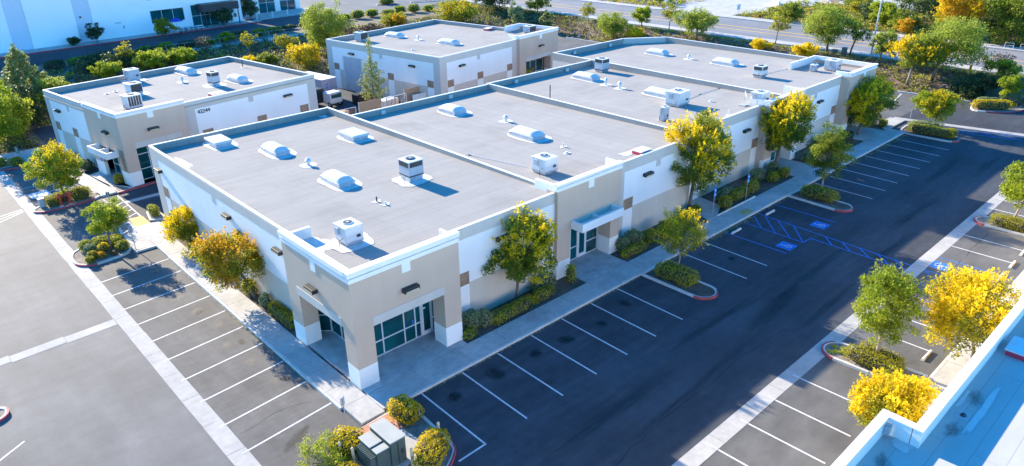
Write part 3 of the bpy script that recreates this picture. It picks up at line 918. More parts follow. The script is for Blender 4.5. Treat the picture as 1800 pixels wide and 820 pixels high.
def ac_unit(label, x, y, z, w, l, h, rz=0.0, curb=0.3, cab='metal_white', style=0, patch=True, seed=0):
    """packaged rooftop unit; x,y is its near-left corner"""
    t = empty("rooftop_air_conditioner", (x, y, z), rz)
    tag(t, label, "air conditioner", "rooftop air conditioners")
    MB().frustum(0.10, w - 0.10, 0.10, l - 0.10, 0, curb, -0.06).build("base_curb", 'galvanised', t)
    MB().box(0, w, 0, l, curb, curb + 0.07).build("base_rail", 'metal_dark' if style == 1 else 'metal_grey', t)
    MB().box(0.01, w - 0.01, 0.01, l - 0.01, curb + 0.072, h - 0.06).build("cabinet", cab, t, bevel=0.02)
    MB().box(-0.02, w + 0.02, -0.02, l + 0.02, h - 0.058, h).build("lid", 'metal_white', t, bevel=0.015)
    r = min(w, l) * 0.27
    MB().cyl(w * 0.52, l * 0.55, h + 0.002, h + 0.05, r, n=20).build("fan_ring", 'metal_white' if style == 0 else 'metal_dark', t)
    f = MB().cyl(w * 0.52, l * 0.55, h + 0.052, h + 0.058, r * 0.86, n=20).build("fan_guard", 'metal_dark', t)
    MB().cyl(w * 0.52, l * 0.55, h + 0.06, h + 0.075, r * 0.3, n=12).build("hub", 'metal_grey', f)
    if style == 1:      # dark coil openings high on the sides
        MB().box(-0.012, 0.012, l * 0.08, l * 0.92, h - 0.42, h - 0.08).build("louvre", 'metal_dark', t)
        MB().box(w * 0.08, w * 0.92, -0.012, 0.012, h - 0.42, h - 0.08).build("louvre", 'metal_dark', t)
        MB().box(w * 0.52, w * 0.93, -0.016, 0.012, curb + 0.15, h - 0.48).build("access_panel", cab, t)
    elif style == 2:    # a whole louvred end facing the front
        for k in range(5):
            MB().box(w * 0.10 + k * w * 0.17, w * 0.10 + k * w * 0.17 + w * 0.12, -0.02, 0.01, curb + 0.16, h - 0.1).build("louvre", 'metal_dark', t)
    elif style == 3:
        MB().box(w * 0.06, w * 0.94, -0.02, 0.01, curb + 0.12, h - 0.1).build("coil", 'metal_dark', t)
    else:
        MB().box(w * 0.62, w * 0.82, -0.03, 0.01, curb + 0.28, curb + 0.45).build("switch_box", 'metal_dark', t)
        MB().box(w * 0.05, w * 0.55, -0.012, 0.012, curb + 0.12, curb + 0.42).build("access_panel", cab, t)
        MB().box(-0.14, -0.005, l * 0.5, l * 0.75, h * 0.55, h * 0.9).build("hood", 'metal_grey', t)
    p = MB()
    p.tube([(-0.3, 0.25, 0.02), (-0.3, 0.25, 0.5), (-0.02, 0.25, 0.55)], [0.018] * 3, 6)
    p.build("conduit", 'metal_dark', t)
    if patch:
        coat(t, w * 0.5, l * 0.45, w / 2 + 0.65, l / 2 + 0.5, 0.026, seed, 0.09)
    return t

def parapet_box(parent, x0, x1, y0, y1, z0, z1, mat='wall_band', name="wall"):
    o = MB().box(x0, x1, y0, y1, z0, z1).build(name, mat, parent)
    MB().box(x0 - 0.02, x1 + 0.02, y0 - 0.02, y1 + 0.02, z1 + 0.001, z1 + 0.045).build("parapet_cap", 'cap', o)
    if mat == 'wall_band' and z1 > 5:
        MB().box(x0 - 0.012, x1 + 0.012, y0 - 0.012, y1 + 0.012, 5.9, z1 - 0.002).build("membrane_upturn", 'roof_b', o)
    return o

# ------------------------------------------------------------------ main building
main = tag(empty("commercial_building"), "long low cream and tan commercial building with the largest pale flat roof", "building")
T = 0.17
ZP = 6.50
A0, A90, AN90 = 0.0, R_(90), R_(-90)
# bays: x0, x1, front y, rear y, roof z (front, rear), parapet
bays = [(0.8, 16.8, 1.5, 31.5, 6.398, 6.0, 6.50), (16.8, 33.3, 2.0, 27.4, 6.392, 6.05, 6.55), (33.3, 49.6, 2.9, 27.5, 6.38, 6.05, 6.62)]
for k, (x0, x1, yf, yr, zf, zr, zp) in enumerate(bays):
    nm = M['roof'] if k == 0 else M['roof_b']
    mb = MB().add([(x0 + T, yf + T, zf), (x1 - 0.02, yf + T, zf), (x1 - 0.02, yr - T, zr), (x0 + T, yr - T, zr)], [(0, 1, 2, 3)])
    mb.build("roof", nm, main)
    parapet_box(main, (7.1, 22.6, 33.3)[k], (16.8, 33.3, 45.6)[k], yf, yf + T, 0, zp, 'wall_lower')                    # front wall
    parapet_box(main, x0 + (T if k == 0 else 0.24), x1, yr - T, yr, 0, zp + 0.02, 'wall_band')                # rear wall
parapet_box(main, 0.8, 0.8 + T, 7.26, 31.5, 0, 6.51, 'wall_lower')
parapet_box(main, 16.8, 16.98, 2.6, 31.5, 0, 6.56, 'wall_band')
parapet_box(main, 33.3, 33.48, 2.25, 27.5, 0, 6.66, 'wall_band')
parapet_box(main, 49.6, 49.78, 3.35, 33.6, 0, 6.72, 'wall_band')
# fourth bay with the cut corner
b4 = [(49.84, 2.9), (68.2, 2.9), (68.2, 30.0), (63.4, 33.6), (49.84, 33.6)]
MB().add([(50.0, 3.1, 6.38), (68.0, 3.1, 6.38), (68.0, 29.9, 6.02), (63.3, 33.4, 5.975), (50.0, 33.4, 5.975)], [(0, 1, 2, 3, 4)]).build("roof", 'roof_b', main)
parapet_box(main, 51.9, 61.8, 2.9, 2.9 + T, 0, 6.60, 'wall_lower')
parapet_box(main, 49.85, 63.3, 33.6 - T, 33.6, 0, 6.70, 'wall_band')
parapet_box(main, 68.2 - T, 68.2, 9.1, 30.0, 0, 6.70, 'wall_band')
o = MB().prism([(68.2, 30.02), (63.32, 33.62), (63.2, 33.42), (67.98, 29.9)], 0, 6.70).build("wall", 'wall_band', main)
MB().prism([(68.22, 30.04), (63.32, 33.65), (63.18, 33.40), (67.96, 29.88)], 6.701, 6.745).build("parapet_cap", 'cap', o)

# facades of the long front
F1 = ((0.0, 1.5), A0)
facade(main, F1, 7.1, 16.5, ZP, accents=(7.85, 15.25), notches=(12.0,), lights=((11.7, 4.9),))
F2 = ((0.0, 2.0), A0)
facade(main, F2, 23.1, 33.3, 6.55, accents=(24.5,), notches=(28.6,), lights=((27.2, 4.95),), margins=((23.1, 24.45),))
F3 = ((0.0, 2.9), A0)
facade(main, F3, 33.32, 46.0, 6.62, accents=(44.45,), strips=((33.9, 36.3),), notches=(38.0,), lights=((43.0, 4.75),))
F4 = ((0.0, 2.9), A0)
facade(main, F4, 52.0, 61.8, 6.60, accents=(60.6,), notches=(56.3,), lights=((57.3, 4.75),))
# steel door in the pale strip
d = MB().fbox(F3, 34.3, 35.25, 0.16, 2.3, 0.0, 0.045).build("door", 'wall_white', main)
MB().fbox(F3, 35.08, 35.16, 1.05, 1.20, 0.046, 0.10).build("handle", 'metal_dark', d)
# left side wall (looking towards -X): frame runs from the rear to the front
FL = ((0.8, 31.5), AN90)
LL = 31.5
facade(main, FL, 0.0, LL - 7.25, ZP, accents=(1.5, LL - 8.6), notches=(LL - 19.1,), lights=((LL - 29.8, 4.9), (LL - 16.9, 4.95), (LL - 9.5, 4.95)), margins=((0.0, 1.45),))
# rear walls of bays facing the yard stay plain

def tower(parent, x0, x1, yf, yd, ztop, cols, front_open, zopen=3.70, side_open=None, notch=None, left_side=True, lights=()):
    """entrance tower: corner piers, wall over the opening, white cornice"""
    tw = 0.30
    wz = 6.66
    FF = ((0.0, yf), A0)
    # piers
    for a, b in cols:
        MB().box(a, b, yf, yf + 1.14, 1.43, zopen).build("pier", 'wall_tan', parent)
        MB().box(a - 0.004, b + 0.004, yf - 0.004, yf + 1.145, 0, 1.43).build("pier_base", 'wall_white', parent)
    MB().box(x0, x1, yf, yf + tw, zopen, wz).build("wall", 'wall_tan', parent)
    panel(parent, "lintel_band", FF, front_open[0] - 0.02, front_open[1] + 0.02, zopen + 0.01, zopen + 0.55, 'wall_band', 0.025)
    # cornice in two steps
    MB().box(x0 - 0.03, x1 + 0.03, yf - 0.05, yf + tw, wz + 0.001, 6.90).build("fascia", 'trim_white', parent)
    MB().box(x0 + 0.02, x1 - 0.02, yf + 0.03, yf + tw - 0.02, 6.901, 6.989).build("reveal", 'trim_white', parent)
    MB().box(x0 - 0.08, x1 + 0.06, yf - 0.10, yf + tw + 0.03, 6.99, ztop).build("cornice", 'trim_white', parent)
    if notch:
        panel(parent, "drop_panel", FF, notch - 0.28, notch + 0.28, 6.10, wz, 'trim_white', 0.03)
    for u, z in lights:
        wall_light(parent, FF, u, z)

# corner tower with two open sides
Z1 = 7.28
tower(main, 0.0, 7.1, 0.0, 7.2, Z1, ((0.0, 1.17), (5.9, 7.1)), (1.17, 5.9), notch=3.48, lights=((3.58, 5.08),))
FX = ((0.0, 7.25), AN90)    # left face, u from rear to front
MB().box(0.0, 0.30, 0.302, 7.25, 3.70, 6.66).build("wall", 'wall_tan', main)
MB().box(-0.05, 0.30, 0.302, 7.28, 6.661, 6.90).build("fascia", 'trim_white', main)
MB().box(0.03, 0.28, 0.332, 7.24, 6.901, 6.989).build("reveal", 'trim_white', main)
MB().box(-0.10, 0.33, 0.332, 7.33, 6.99, Z1).build("cornice", 'trim_white', main)
panel(main, "drop_panel", FX, 3.30, 3.83, 6.02, 6.66, 'trim_white', 0.03)
panel(main, "lintel_band", FX, 1.14, 6.0, 3.62, 4.15, 'wall_band', 0.025)
wall_light(main, FX, 3.25, 4.85)
MB().box(0.0, 1.0, 5.95, 7.25, 1.43, 3.70).build("pier", 'wall_tan', main)
MB().box(-0.004, 1.004, 5.945, 7.254, 0, 1.43).build("pier_base", 'wall_white', main)
# cornice returns over the roof
MB().box(0.34, 1.8, 7.03, 7.25, 6.3, 7.0).build("parapet_return", 'trim_white', main)
MB().box(6.9, 7.08, 0.34, 1.5, 6.25, 7.0).build("parapet_return", 'trim_white', main)
MB().box(7.10, 7.12, 0.3, 1.6, 0, 6.6).build("side_wall", 'wall_tan', main)
# soffit and inner walls of the porch
MB().box(0.30, 7.1, 0.30, 7.2, 3.72, 3.85).build("soffit", 'wall_white', main)
MB().box(0.31, 1.45, 7.26, 7.4, 0, 6.4).build("wall", 'wall_tan', main)
MB().box(7.0, 7.1, 1.15, 1.6, 0, 3.72).build("wall", 'wall_white', main)
# recessed glazing
zs1 = [0.17, 1.15, 3.70]
SF1 = ((0.0, 2.05), A0)
storefront(main, SF1, [1.93, 2.85, 4.35, 5.15, 5.55], zs1)
glass_door(main, SF1, 5.60, 6.36, 3.05)
storefront(main, SF1, [5.60, 6.36], [3.1, 3.70])
text(main, "42212", (5.98, 1.985, 2.86), 0.24, (R_(90), 0, 0), 'text_white')
storefront(main, ((6.36, 2.05), R_(-43)), [0.04, 0.90], [0.17, 1.15, 3.70])
SF2 = ((1.93, 6.3), AN90)
storefront(main, SF2, [0.0, 1.2, 2.7, 4.21], zs1)
storefront(main, ((1.0, 7.2), R_(-43)), [0.04, 1.26], [0.17, 1.3, 3.70])
MB().fbox(SF1, 4.94, 5.02, 1.25, 1.5, 0.02, 0.03).build("notice", 'sign_blue', main)
MB().fbox(SF1, 5.70, 5.92, 1.95, 2.05, 0.06, 0.066).build("notice", 'text_white', main)

# second tower with canopy
tower(main, 16.5, 23.1, 1.2, 6.0, 7.16, ((16.5, 17.8), (22.1, 23.1)), (17.8, 22.1), zopen=3.55, notch=19.83)
MB().box(16.47, 16.49, 1.5, 2.2, 0, 6.6).build("side_wall", 'wall_tan', main)
MB().box(16.52, 16.78, 1.55, 3.4, 6.3, 7.0).build("parapet_return", 'trim_white', main)
MB().box(22.9, 23.09, 1.55, 2.6, 6.3, 7.1).build("parapet_return", 'trim_white', main)
cy = MB()
cy.box(17.85, 18.0, 0.27, 1.18, 3.60, 4.20)
cy.box(22.05, 22.2, 0.27, 1.18, 3.60, 4.20)
cy.box(17.85, 22.2, 0.12, 0.27, 3.60, 4.20)
cy.box(18.0, 22.05, 0.27, 1.18, 3.62, 3.74)
cy.box(20.0, 20.1, 0.27, 1.18, 3.74, 4.08)
cy.build("canopy", 'trim_white', main)
SF3 = ((0.0, 2.5), A0)
storefront(main, SF3, [17.8, 19.2, 19.95], [0.17, 1.15, 3.55])
glass_door(main, SF3, 20.0, 20.85, 2.9)
storefront(main, SF3, [20.0, 20.85], [2.95, 3.55])
storefront(main, SF3, [20.9, 22.15], [0.17, 1.15, 3.55])
storefront(main, ((22.2, 2.45), R_(-90)), [0.04, 1.1], [0.17, 0.8, 1.5, 3.55])
# third and fourth tower
tower(main, 45.5, 52.0, 2.1, 6.0, 7.15, ((45.5, 47.0), (51.0, 52.0)), (47.0, 51.0), zopen=3.2, notch=48.8)
storefront(main, ((0.0, 3.2), A0), [47.0, 48.0, 49.0, 50.0, 51.0], [0.17, 1.15, 3.2])
MB().box(45.48, 45.5, 2.4, 2.95, 0, 6.6).build("side_wall", 'wall_tan', main)
MB().box(51.8, 51.98, 2.45, 4.2, 6.3, 7.1).build("parapet_return", 'trim_white', main)
MB().box(45.52, 45.7, 2.45, 4.2, 6.3, 7.1).build("parapet_return", 'trim_white', main)
tower(main, 61.8, 68.2, 1.9, 9.0, 7.12, ((61.8, 63.0), (67.1, 68.2)), (63.0, 67.1), zopen=3.3, notch=65.2)
storefront(main, ((0.0, 3.3), A0), [63.0, 64.0, 65.0, 66.0, 67.1], [0.17, 1.15, 3.3])
MB().box(61.79, 62.0, 3.05, 3.4, 0, 3.3).build("side_wall", 'wall_tan', main)
MB().box(61.8, 62.0, 2.21, 3.4, 3.302, 6.64).build("side_wall", 'wall_tan', main)
MB().box(68.0, 68.21, 3.05, 9.08, 0, 3.3).build("side_wall", 'wall_tan', main)
MB().box(68.0, 68.2, 2.21, 9.08, 3.302, 6.64).build("side_wall", 'wall_tan', main)
for bx in ((61.8, 62.02, 2.24, 3.6), (67.98, 68.22, 2.24, 9.1)):
    MB().box(*bx, 6.642, 7.08).build("parapet_return", 'trim_white', main)
MB().box(62.4, 67.96, 8.88, 9.1, 6.2, 7.06).build("parapet_return", 'trim_white', main)
# roof parts of the main building
def rz_of(y):
    return 6.42 - 0.42 * (y / 31.3) + 0.004
skylight(main, 5.55, 29.28, rz_of(29.28), 1.3, 2.1, seed=1, flat=True)
skylight(main, 14.30, 22.65, rz_of(22.65), 1.4, 2.2, seed=2, flat=True)
skylight(main, 7.85, 23.80, rz_of(23.80), 1.2, 2.6, seed=3)
skylight(main, 7.71, 14.09, rz_of(14.09), 1.25, 2.55, seed=4)
skylight(main, 25.07, 22.86, rz_of(22.86), 1.45, 2.35, seed=5)
skylight(main, 24.40, 12.24, rz_of(12.24), 1.45, 2.85, seed=6)
skylight(main, 43.86, 22.97, rz_of(22.97), 1.3, 2.9, seed=7)
skylight(main, 43.11, 12.65, rz_of(12.65), 1.35, 2.85, seed=8)
skylight(main, 60.30, 25.57, rz_of(25.57), 1.2, 2.7, seed=9)
skylight(main, 60.35, 15.94, rz_of(15.94), 1.4, 2.85, seed=10)
roof_vent(main, 8.10, 18.97, rz_of(18.97), 0.6, seed=21)
roof_vent(main, 26.32, 16.91, rz_of(16.91), 0.6, seed=22)
roof_vent(main, 43.01, 19.46, rz_of(19.46), 0.8, seed=23)
roof_vent(main, 42.72, 17.38, rz_of(17.38), 0.75, seed=24)
roof_vent(main, 60.17, 20.89, rz_of(20.89), 0.6, seed=25)
roof_pipe(main, 7.59, 9.00, rz_of(9.00), 0.35, seed=31)
roof_pipe(main, 7.71, 8.17, rz_of(8.17), 0.2, 0.07, 'metal_white', seed=32)
roof_pipe(main, 24.40, 8.13, rz_of(8.13), 0.3, 0.06, 'metal_white', seed=33)
roof_pipe(main, 23.41, 6.83, rz_of(6.83), 0.15, 0.12, 'metal_white', seed=34)
roof_pipe(main, 34.02, 18.92, 6.3, 1.5, 0.05, 'metal_dark', seed=35)
roof_pipe(main, 44.27, 7.55, rz_of(7.55), 0.2, 0.1, 'metal_white', seed=36)
roof_pipe(main, 41.14, 3.71, rz_of(3.71), 0.5, 0.06, 'metal_white', seed=37)
for k, (x, y, rx, ry) in enumerate(((1.7, 26.7, 0.22, 1.45), (1.55, 5.9, 0.6, 1.2), (17.5, 26.5, 0.4, 0.35), (16.0, 30.7, 0.35, 0.4), (51.0, 32.5, 0.3, 0.8), (26.6, 3.4, 0.8, 0.35))):
    coat(main, x, y, rx, ry, rz_of(y) + 0.02, 40 + k, 0.3)
h = MB().box(26.75, 27.99, 2.33, 3.18, rz_of(3), rz_of(3) + 0.24).build("roof_hatch", 'hatch_red', main)
MB().box(26.70, 28.04, 2.28, 3.23, rz_of(3) + 0.241, rz_of(3) + 0.31).build("lid", 'board_white', h, bevel=0.02)
for x in (20.0, 28.0, 37.0, 45.0, 53.0, 60.0):           # little scupper blocks behind the rear parapets
    yy = 27.15 if x < 49 else 33.3
    MB().box(x, x + 0.45, yy - 0.16, yy + 0.02, 6.1, 6.45).build("scupper", 'coating', main)
for k, pts in enumerate((((19.0, 6.6), (18.0, 12.0), (17.2, 12.0)), ((43.0, 9.6), (46.0, 9.9), (49.4, 9.9)), ((57.0, 10.0), (62.5, 9.4), (64.2, 8.2)))):
    MB().tube([(x, y, rz_of(y) + 0.06) for x, y in pts], [0.022] * len(pts), 6).build("gas_pipe", 'galvanised', main)
    for x, y in pts[1:]:
        MB().box(x - 0.12, x + 0.12, y - 0.06, y + 0.06, rz_of(y), rz_of(y) + 0.055).build("pipe_block", 'rust', main)
d = empty("satellite_dish", (45.02, 4.51, rz_of(4.51)))
tag(d, "small grey satellite dish on the pale roof near the yellow tree", "satellite dish")
MB().box(-0.35, 0.35, -0.3, 0.3, 0.0, 0.1).build("base", 'metal_grey', d)
MB().cyl(0, 0, 0.1, 0.75, 0.03, n=8).build("mast", 'metal_grey', d)
dd = MB()
for i in range(4):
    rr = 0.42 * i / 3
    for k in range(16):
        a = 2 * math.pi * k / 16
        dd.v.append((rr * math.cos(a), 0.10 * (i / 3) ** 2 * -1, rr * math.sin(a)))
for i in range(3):
    for k in range(16):
        dd.f.append((i * 16 + k, i * 16 + (k + 1) % 16, (i + 1) * 16 + (k + 1) % 16, (i + 1) * 16 + k))
q = dd.build("reflector", 'metal_grey', d, smooth=True)
q.location = (0, -0.05, 1.0)
q.rotation_euler = (R_(-20), 0, R_(35))

ac_unit("tall grey air conditioner with dark coil grilles near the middle of the nearest roof", 11.03, 10.10, rz_of(10.10), 1.25, 1.25, 1.55, curb=0.45, style=1, cab='metal_grey', seed=51)
ac_unit("white air conditioner behind the corner tower parapet closest to the camera", 2.43, 4.17, rz_of(4.17), 1.15, 1.25, 1.2, curb=0.2, seed=52)
ac_unit("white air conditioner behind the parapet over the canopied entrance", 18.55, 4.37, rz_of(4.37), 1.3, 1.4, 1.2, curb=0.2, seed=53, patch=False)
ac_unit("grey air conditioner with dark grilles at the rear edge of the third roof", 47.29, 23.59, rz_of(23.59), 1.2, 1.2, 1.5, curb=0.25, style=1, cab='metal_grey', patch=False, seed=54)
ac_unit("large white air conditioner with hood casting a long shadow on the third roof", 40.30, 8.37, rz_of(8.37), 1.9, 1.5, 1.35, rz=R_(4), curb=0.2, seed=55, patch=False)
ac_unit("narrow grey air conditioner at the front end of the roof dividing wall", 35.54, 6.64, rz_of(6.64), 0.75, 0.5, 1.25, curb=0.1, cab='metal_grey', patch=False, seed=56)
ac_unit("white air conditioner on the roof half hidden by the yellow tree crown", 45.64, 3.10, rz_of(3.10), 1.5, 1.2, 1.2, curb=0.2, patch=False, seed=57)
ac_unit("white air conditioner standing alone on the farthest roof", 56.20, 8.98, rz_of(8.98), 1.15, 1.1, 1.25, curb=0.25, style=1, cab='metal_white', patch=False, seed=58)
ac_unit("pale green air conditioner inside the far tower parapet", 64.45, 4.82, rz_of(4.82), 1.5, 1.3, 1.15, curb=0.15, cab='metal_grey', patch=False, seed=59)
ac_unit("small air conditioner beside the larger one behind the far tower parapet", 62.97, 6.44, rz_of(6.44), 0.8, 0.6, 0.75, curb=0.08, cab='metal_grey', patch=False, seed=60)

# ------------------------------------------------------------------ rear left building
b1 = tag(empty("commercial_building", (1.33, 41.4, 0), R_(8.0)), "smaller pale commercial building with number 42244 at the left", "building")
W1, D1, ZB = 22.0, 17.7, 6.60
parapet_box(b1, 6.3, W1, 0.5, 0.5 + T, 0, ZB, 'wall_white')
parapet_box(b1, 0.5, W1, D1 - T, D1, 0, ZB, 'wall_band')
parapet_box(b1, 0.5, 0.5 + T, 7.0, D1 - T - 0.03, 0, ZB, 'wall_lower')
parapet_box(b1, W1 - T, W1, 0.75, D1 - T - 0.03, 0, ZB, 'wall_band')
MB().add([(0.3, 0.3, 6.22), (W1 - T, 0.3, 6.22), (W1 - T, D1 - T, 6.1), (0.3, D1 - T, 6.1)], [(0, 1, 2, 3)]).build("roof", 'roof_b', b1)
FB = ((0.0, 0.5), 0.0)
facade(b1, FB, 6.3, W1, ZB, accents=(8.0, 14.2, 19.6), notches=(13.8,), lights=((18.2, 5.0),), margins=((6.3, 7.6), (W1 - 1.1, W1)))
text(b1, "42244", (8.5, 0.44, 5.42), 0.54, (R_(90), 0, 0), 'text_dark')
FBL = ((0.5, D1), AN90)
facade(b1, FBL, 0.0, D1 - 7.0, ZB, accents=(1.2, 5.4), notches=(5.6,), lights=((3.0, 4.9),), margins=((0.0, 1.1),))
tower(b1, 0.0, 6.4, 0.0, 7.0, 7.08, ((0.0, 1.1), (5.6, 6.4)), (1.1, 5.6), zopen=3.55, notch=3.05, lights=((3.0, 5.05),))
MB().box(0.0, 0.30, 0.302, 7.0, 3.2, 6.66).build("wall", 'wall_tan', b1)
MB().box(0.0, 0.30, 0.302, 1.6, 1.43, 3.2).build("wall", 'wall_tan', b1)
MB().box(-0.004, 0.30, 1.15, 1.6, 0, 1.43).build("pier_base", 'wall_white', b1)
MB().box(0.0, 0.30, 5.2, 7.0, 1.43, 3.2).build("wall", 'wall_tan', b1)
MB().box(-0.004, 0.30, 5.2, 7.004, 0, 1.43).build("pier_base", 'wall_white', b1)
MB().box(-0.05, 0.30, 0.302, 7.03, 6.661, 6.85).build("fascia", 'trim_white', b1)
MB().box(-0.10, 0.33, 0.332, 7.08, 6.99, 7.08).build("cornice", 'trim_white', b1)
MB().box(0.03, 0.28, 0.332, 7.0, 6.901, 6.989).build("reveal", 'trim_white', b1)
MB().box(-0.03, 0.31, 0.315, 7.05, 6.86, 6.90).build("cornice", 'trim_white', b1)
FBT = ((0.0, 7.0), AN90)
panel(b1, "drop_panel", FBT, 3.2, 3.75, 6.1, 6.66, 'trim_white', 0.03)
wall_light(b1, FBT, 4.2, 4.9)
cz = MB()
cz.box(-1.1, -0.95, 1.4, 5.4, 2.75, 3.35)
cz.box(-0.95, 0.0, 1.4, 1.55, 2.75, 3.35)
cz.box(-0.95, 0.0, 5.25, 5.4, 2.75, 3.35)
cz.box(-0.95, 0.0, 1.55, 5.25, 2.78, 2.9)
cz.box(-0.95, 0.0, 3.3, 3.42, 2.9, 3.3)
cz.build("canopy", 'trim_white', b1)
storefront(b1, ((0.9, 5.2), AN90), [0.0, 1.2, 2.4, 3.6], [0.17, 1.15, 3.2])
storefront(b1, ((0.0, 1.2), 0.0), [1.1, 2.6, 4.1, 5.6], [0.1, 1.15, 2.6, 3.55])
MB().fbox(FBT, 1.2, 1.55, 1.5, 2.0, 0.0, 0.02).build("notice", 'sign_blue', b1)
skylight(b1, 14.9, 15.2, 6.13, 1.2, 2.9, seed=61)
skylight(b1, 16.0, 6.2, 6.19, 1.2, 2.4, seed=62)
roof_vent(b1, 12.1, 10.9, 6.16, 0.6, seed=63)
roof_pipe(b1, 5.6, 12.7, 6.15, 0.25, 0.08, 'metal_white', seed=64)
roof_pipe(b1, 4.6, 12.4, 6.15, 0.12, 0.1, 'metal_white', seed=65)
roof_pipe(b1, 6.4, 10.3, 6.16, 0.12, 0.1, 'metal_white', seed=66)
roof_pipe(b1, 20.6, 12.5, 6.14, 0.9, 0.05, 'metal_dark', seed=67)
h = MB().box(10.3, 11.7, 1.5, 2.4, 6.22, 6.48).build("roof_hatch", 'hatch_red', b1)
MB().box(10.25, 11.75, 1.45, 2.45, 6.481, 6.56).build("lid", 'board_white', h, bevel=0.02)
r8 = R_(8.0)
ac_unit("grey green air conditioner by the far parapet of building 42244", 7.65, 58.0, 6.13, 1.25, 1.3, 1.35, r8, 0.3, 'metal_grey', 0, True, 71)
ac_unit("air conditioner with one dark coil side in the middle of three on building 42244", 5.66, 51.1, 6.15, 1.25, 1.3, 1.25, r8, 0.25, 'metal_white', 3, True, 72)
ac_unit("air conditioner with slatted louvres nearest the tower parapet of building 42244", 3.6, 45.4, 6.18, 1.45, 1.2, 1.35, r8, 0.2, 'metal_white', 2, False, 73)
ac_unit("tall air conditioner beside the red roof hatch of building 42244", 13.3, 49.2, 6.16, 0.95, 1.0, 1.5, r8, 0.35, 'metal_grey', 1, True, 74)

# ------------------------------------------------------------------ rear middle building
b2 = tag(empty("commercial_building", (38.4, 42.0, 0), R_(8.0)), "pale commercial building with roller door behind the service yard", "building")
W2, D2 = 21.6, 22.0
parapet_box(b2, 0.0, 15.2, 0.0, T, 0, ZB, 'wall_white')
parapet_box(b2, 0.0, W2, D2 - T, D2, 0, ZB, 'wall_band')
parapet_box(b2, 0.0, T, T + 0.03, D2 - T - 0.03, 0, ZB, 'wall_white')
parapet_box(b2, W2 - T, W2, 6.6, D2 - T - 0.03, 0, ZB, 'wall_band')
MB().add([(0.2, 0.2, 6.22), (15.4, 0.2, 6.22), (15.4, 6.5, 6.19), (W2 - T, 6.5, 6.19), (W2 - T, D2 - T, 6.08), (0.2, D2 - T, 6.08)], [(0, 1, 2, 3, 4, 5)]).build("roof", 'roof_b', b2)
facade(b2, ((0, 0), 0.0), 0.0, 15.2, ZB, accents=(1.25, 6.9, 13.0), notches=(7.2,), lights=((3.9, 5.0),), margins=((0.0, 1.2), (14.1, 15.2)))
FBR = ((0.0, D2), AN90)
facade(b2, FBR, 0.0, D2, ZB, accents=(1.3, 12.4, D2 - 2.3), notches=(11.3,), lights=((5.4, 5.2), (17.2, 5.0)), margins=((0.0, 1.2), (D2 - 1.1, D2)), strips=())
rd = MB()
for k in range(14):
    rd.fbox(FBR, 3.6, 7.3, 0.1 + k * 0.33, 0.1 + k * 0.33 + 0.315, 0.01, 0.055 + 0.006 * (k % 2))
rd.build("roller_door", 'metal_grey', b2)
for a in (3.42, 7.32):
    MB().fbox(FBR, a, a + 0.16, 0.05, 4.75, 0.0, 0.12).build("door_jamb", 'metal_white', b2)
tower(b2, 15.2, 24.2, -0.5, 6.5, 7.1, ((15.2, 16.6), (22.4, 24.2)), (16.6, 22.4), zopen=3.4, notch=20.0, lights=((20.0, 5.1),))
MB().box(15.2, 15.4, -0.195, 0.1, 3.402, 6.64).build("side_wall", 'wall_tan', b2)
MB().box(15.2, 15.42, -0.18, 1.6, 6.642, 7.06).build("parapet_return", 'trim_white', b2)
MB().box(24.0, 24.21, 0.65, 6.5, 0, 3.4).build("side_wall", 'wall_tan', b2)
MB().box(24.0, 24.2, -0.195, 6.5, 3.402, 6.64).build("side_wall", 'wall_tan', b2)
MB().box(23.98, 24.22, -0.18, 6.6, 6.642, 7.06).build("parapet_return", 'trim_white', b2)
MB().box(20.6, 23.97, 6.4, 6.62, 0, 7.06).build("parapet_return", 'trim_white', b2)
MB().box(15.42, 23.98, -0.18, 6.4, 6.10, 6.21).build("roof_deck", 'roof_b', b2)
storefront(b2, ((0.0, 1.0), 0.0), [16.6, 18.0, 19.4, 20.8, 22.4], [0.1, 1.15, 2.9, 3.4])
skylight(b2, 8.8, 17.5, 6.12, 1.3, 2.8, seed=81)
skylight(b2, 9.0, 6.9, 6.18, 1.3, 2.9, seed=82)
roof_vent(b2, 8.9, 12.8, 6.15, 0.65, seed=83)
roof_pipe(b2, 3.2, 8.0, 6.17, 0.2, 0.12, 'metal_white', seed=84)
h = MB().box(20.2, 21.3, 9.6, 10.4, 6.15, 6.4).build("roof_hatch", 'hatch_red', b2)
MB().box(20.15, 21.35, 9.55, 10.45, 6.401, 6.48).build("lid", 'board_white', h)
ac_unit("silvery air conditioner in shadow at the left end of the rear middle roof", 39.0, 60.6, 6.12, 1.4, 1.4, 1.25, r8, 0.2, 'galvanised', 3, False, 85)
ac_unit("grey air conditioner inside the tower parapet of the rear middle building", 59.3, 47.6, 6.25, 1.6, 1.2, 1.0, r8, 0.12, 'metal_grey', 3, False, 86)

# ------------------------------------------------------------------ neighbour at lower right
nb = tag(empty("neighbouring_building"), "white parapet and shaded flat roof of the building at the lower right corner", "building")
parapet_box(nb, 8.45, 60.0, -24.05, -23.75, 0, 7.0, 'trim_white')
parapet_box(nb, 8.45, 8.75, -23.72, -22.6, 0, 7.0, 'trim_white')
parapet_box(nb, -12.0, 8.42, -22.9, -22.6, 0, 7.0, 'trim_white')
MB().sheet([(8.6, -23.9), (60, -23.9), (60, -60), (8.6, -60)], 6.30).build("roof", 'roof_white', nb)
MB().sheet([(-12, -22.8), (8.6, -22.8), (8.6, -60), (-12, -60)], 6.302).build("roof", 'roof_white', nb)
for k, (x, y, rx, ry) in enumerate(((12.4, -24.95, 1.9, 0.12), (8.2, -23.6, 0.3, 0.3), (12.6, -24.2, 0.7, 0.06))):
    coat(nb, x, y, rx, ry, 6.31 + 0.002 * k, 100 + k, 0.22)
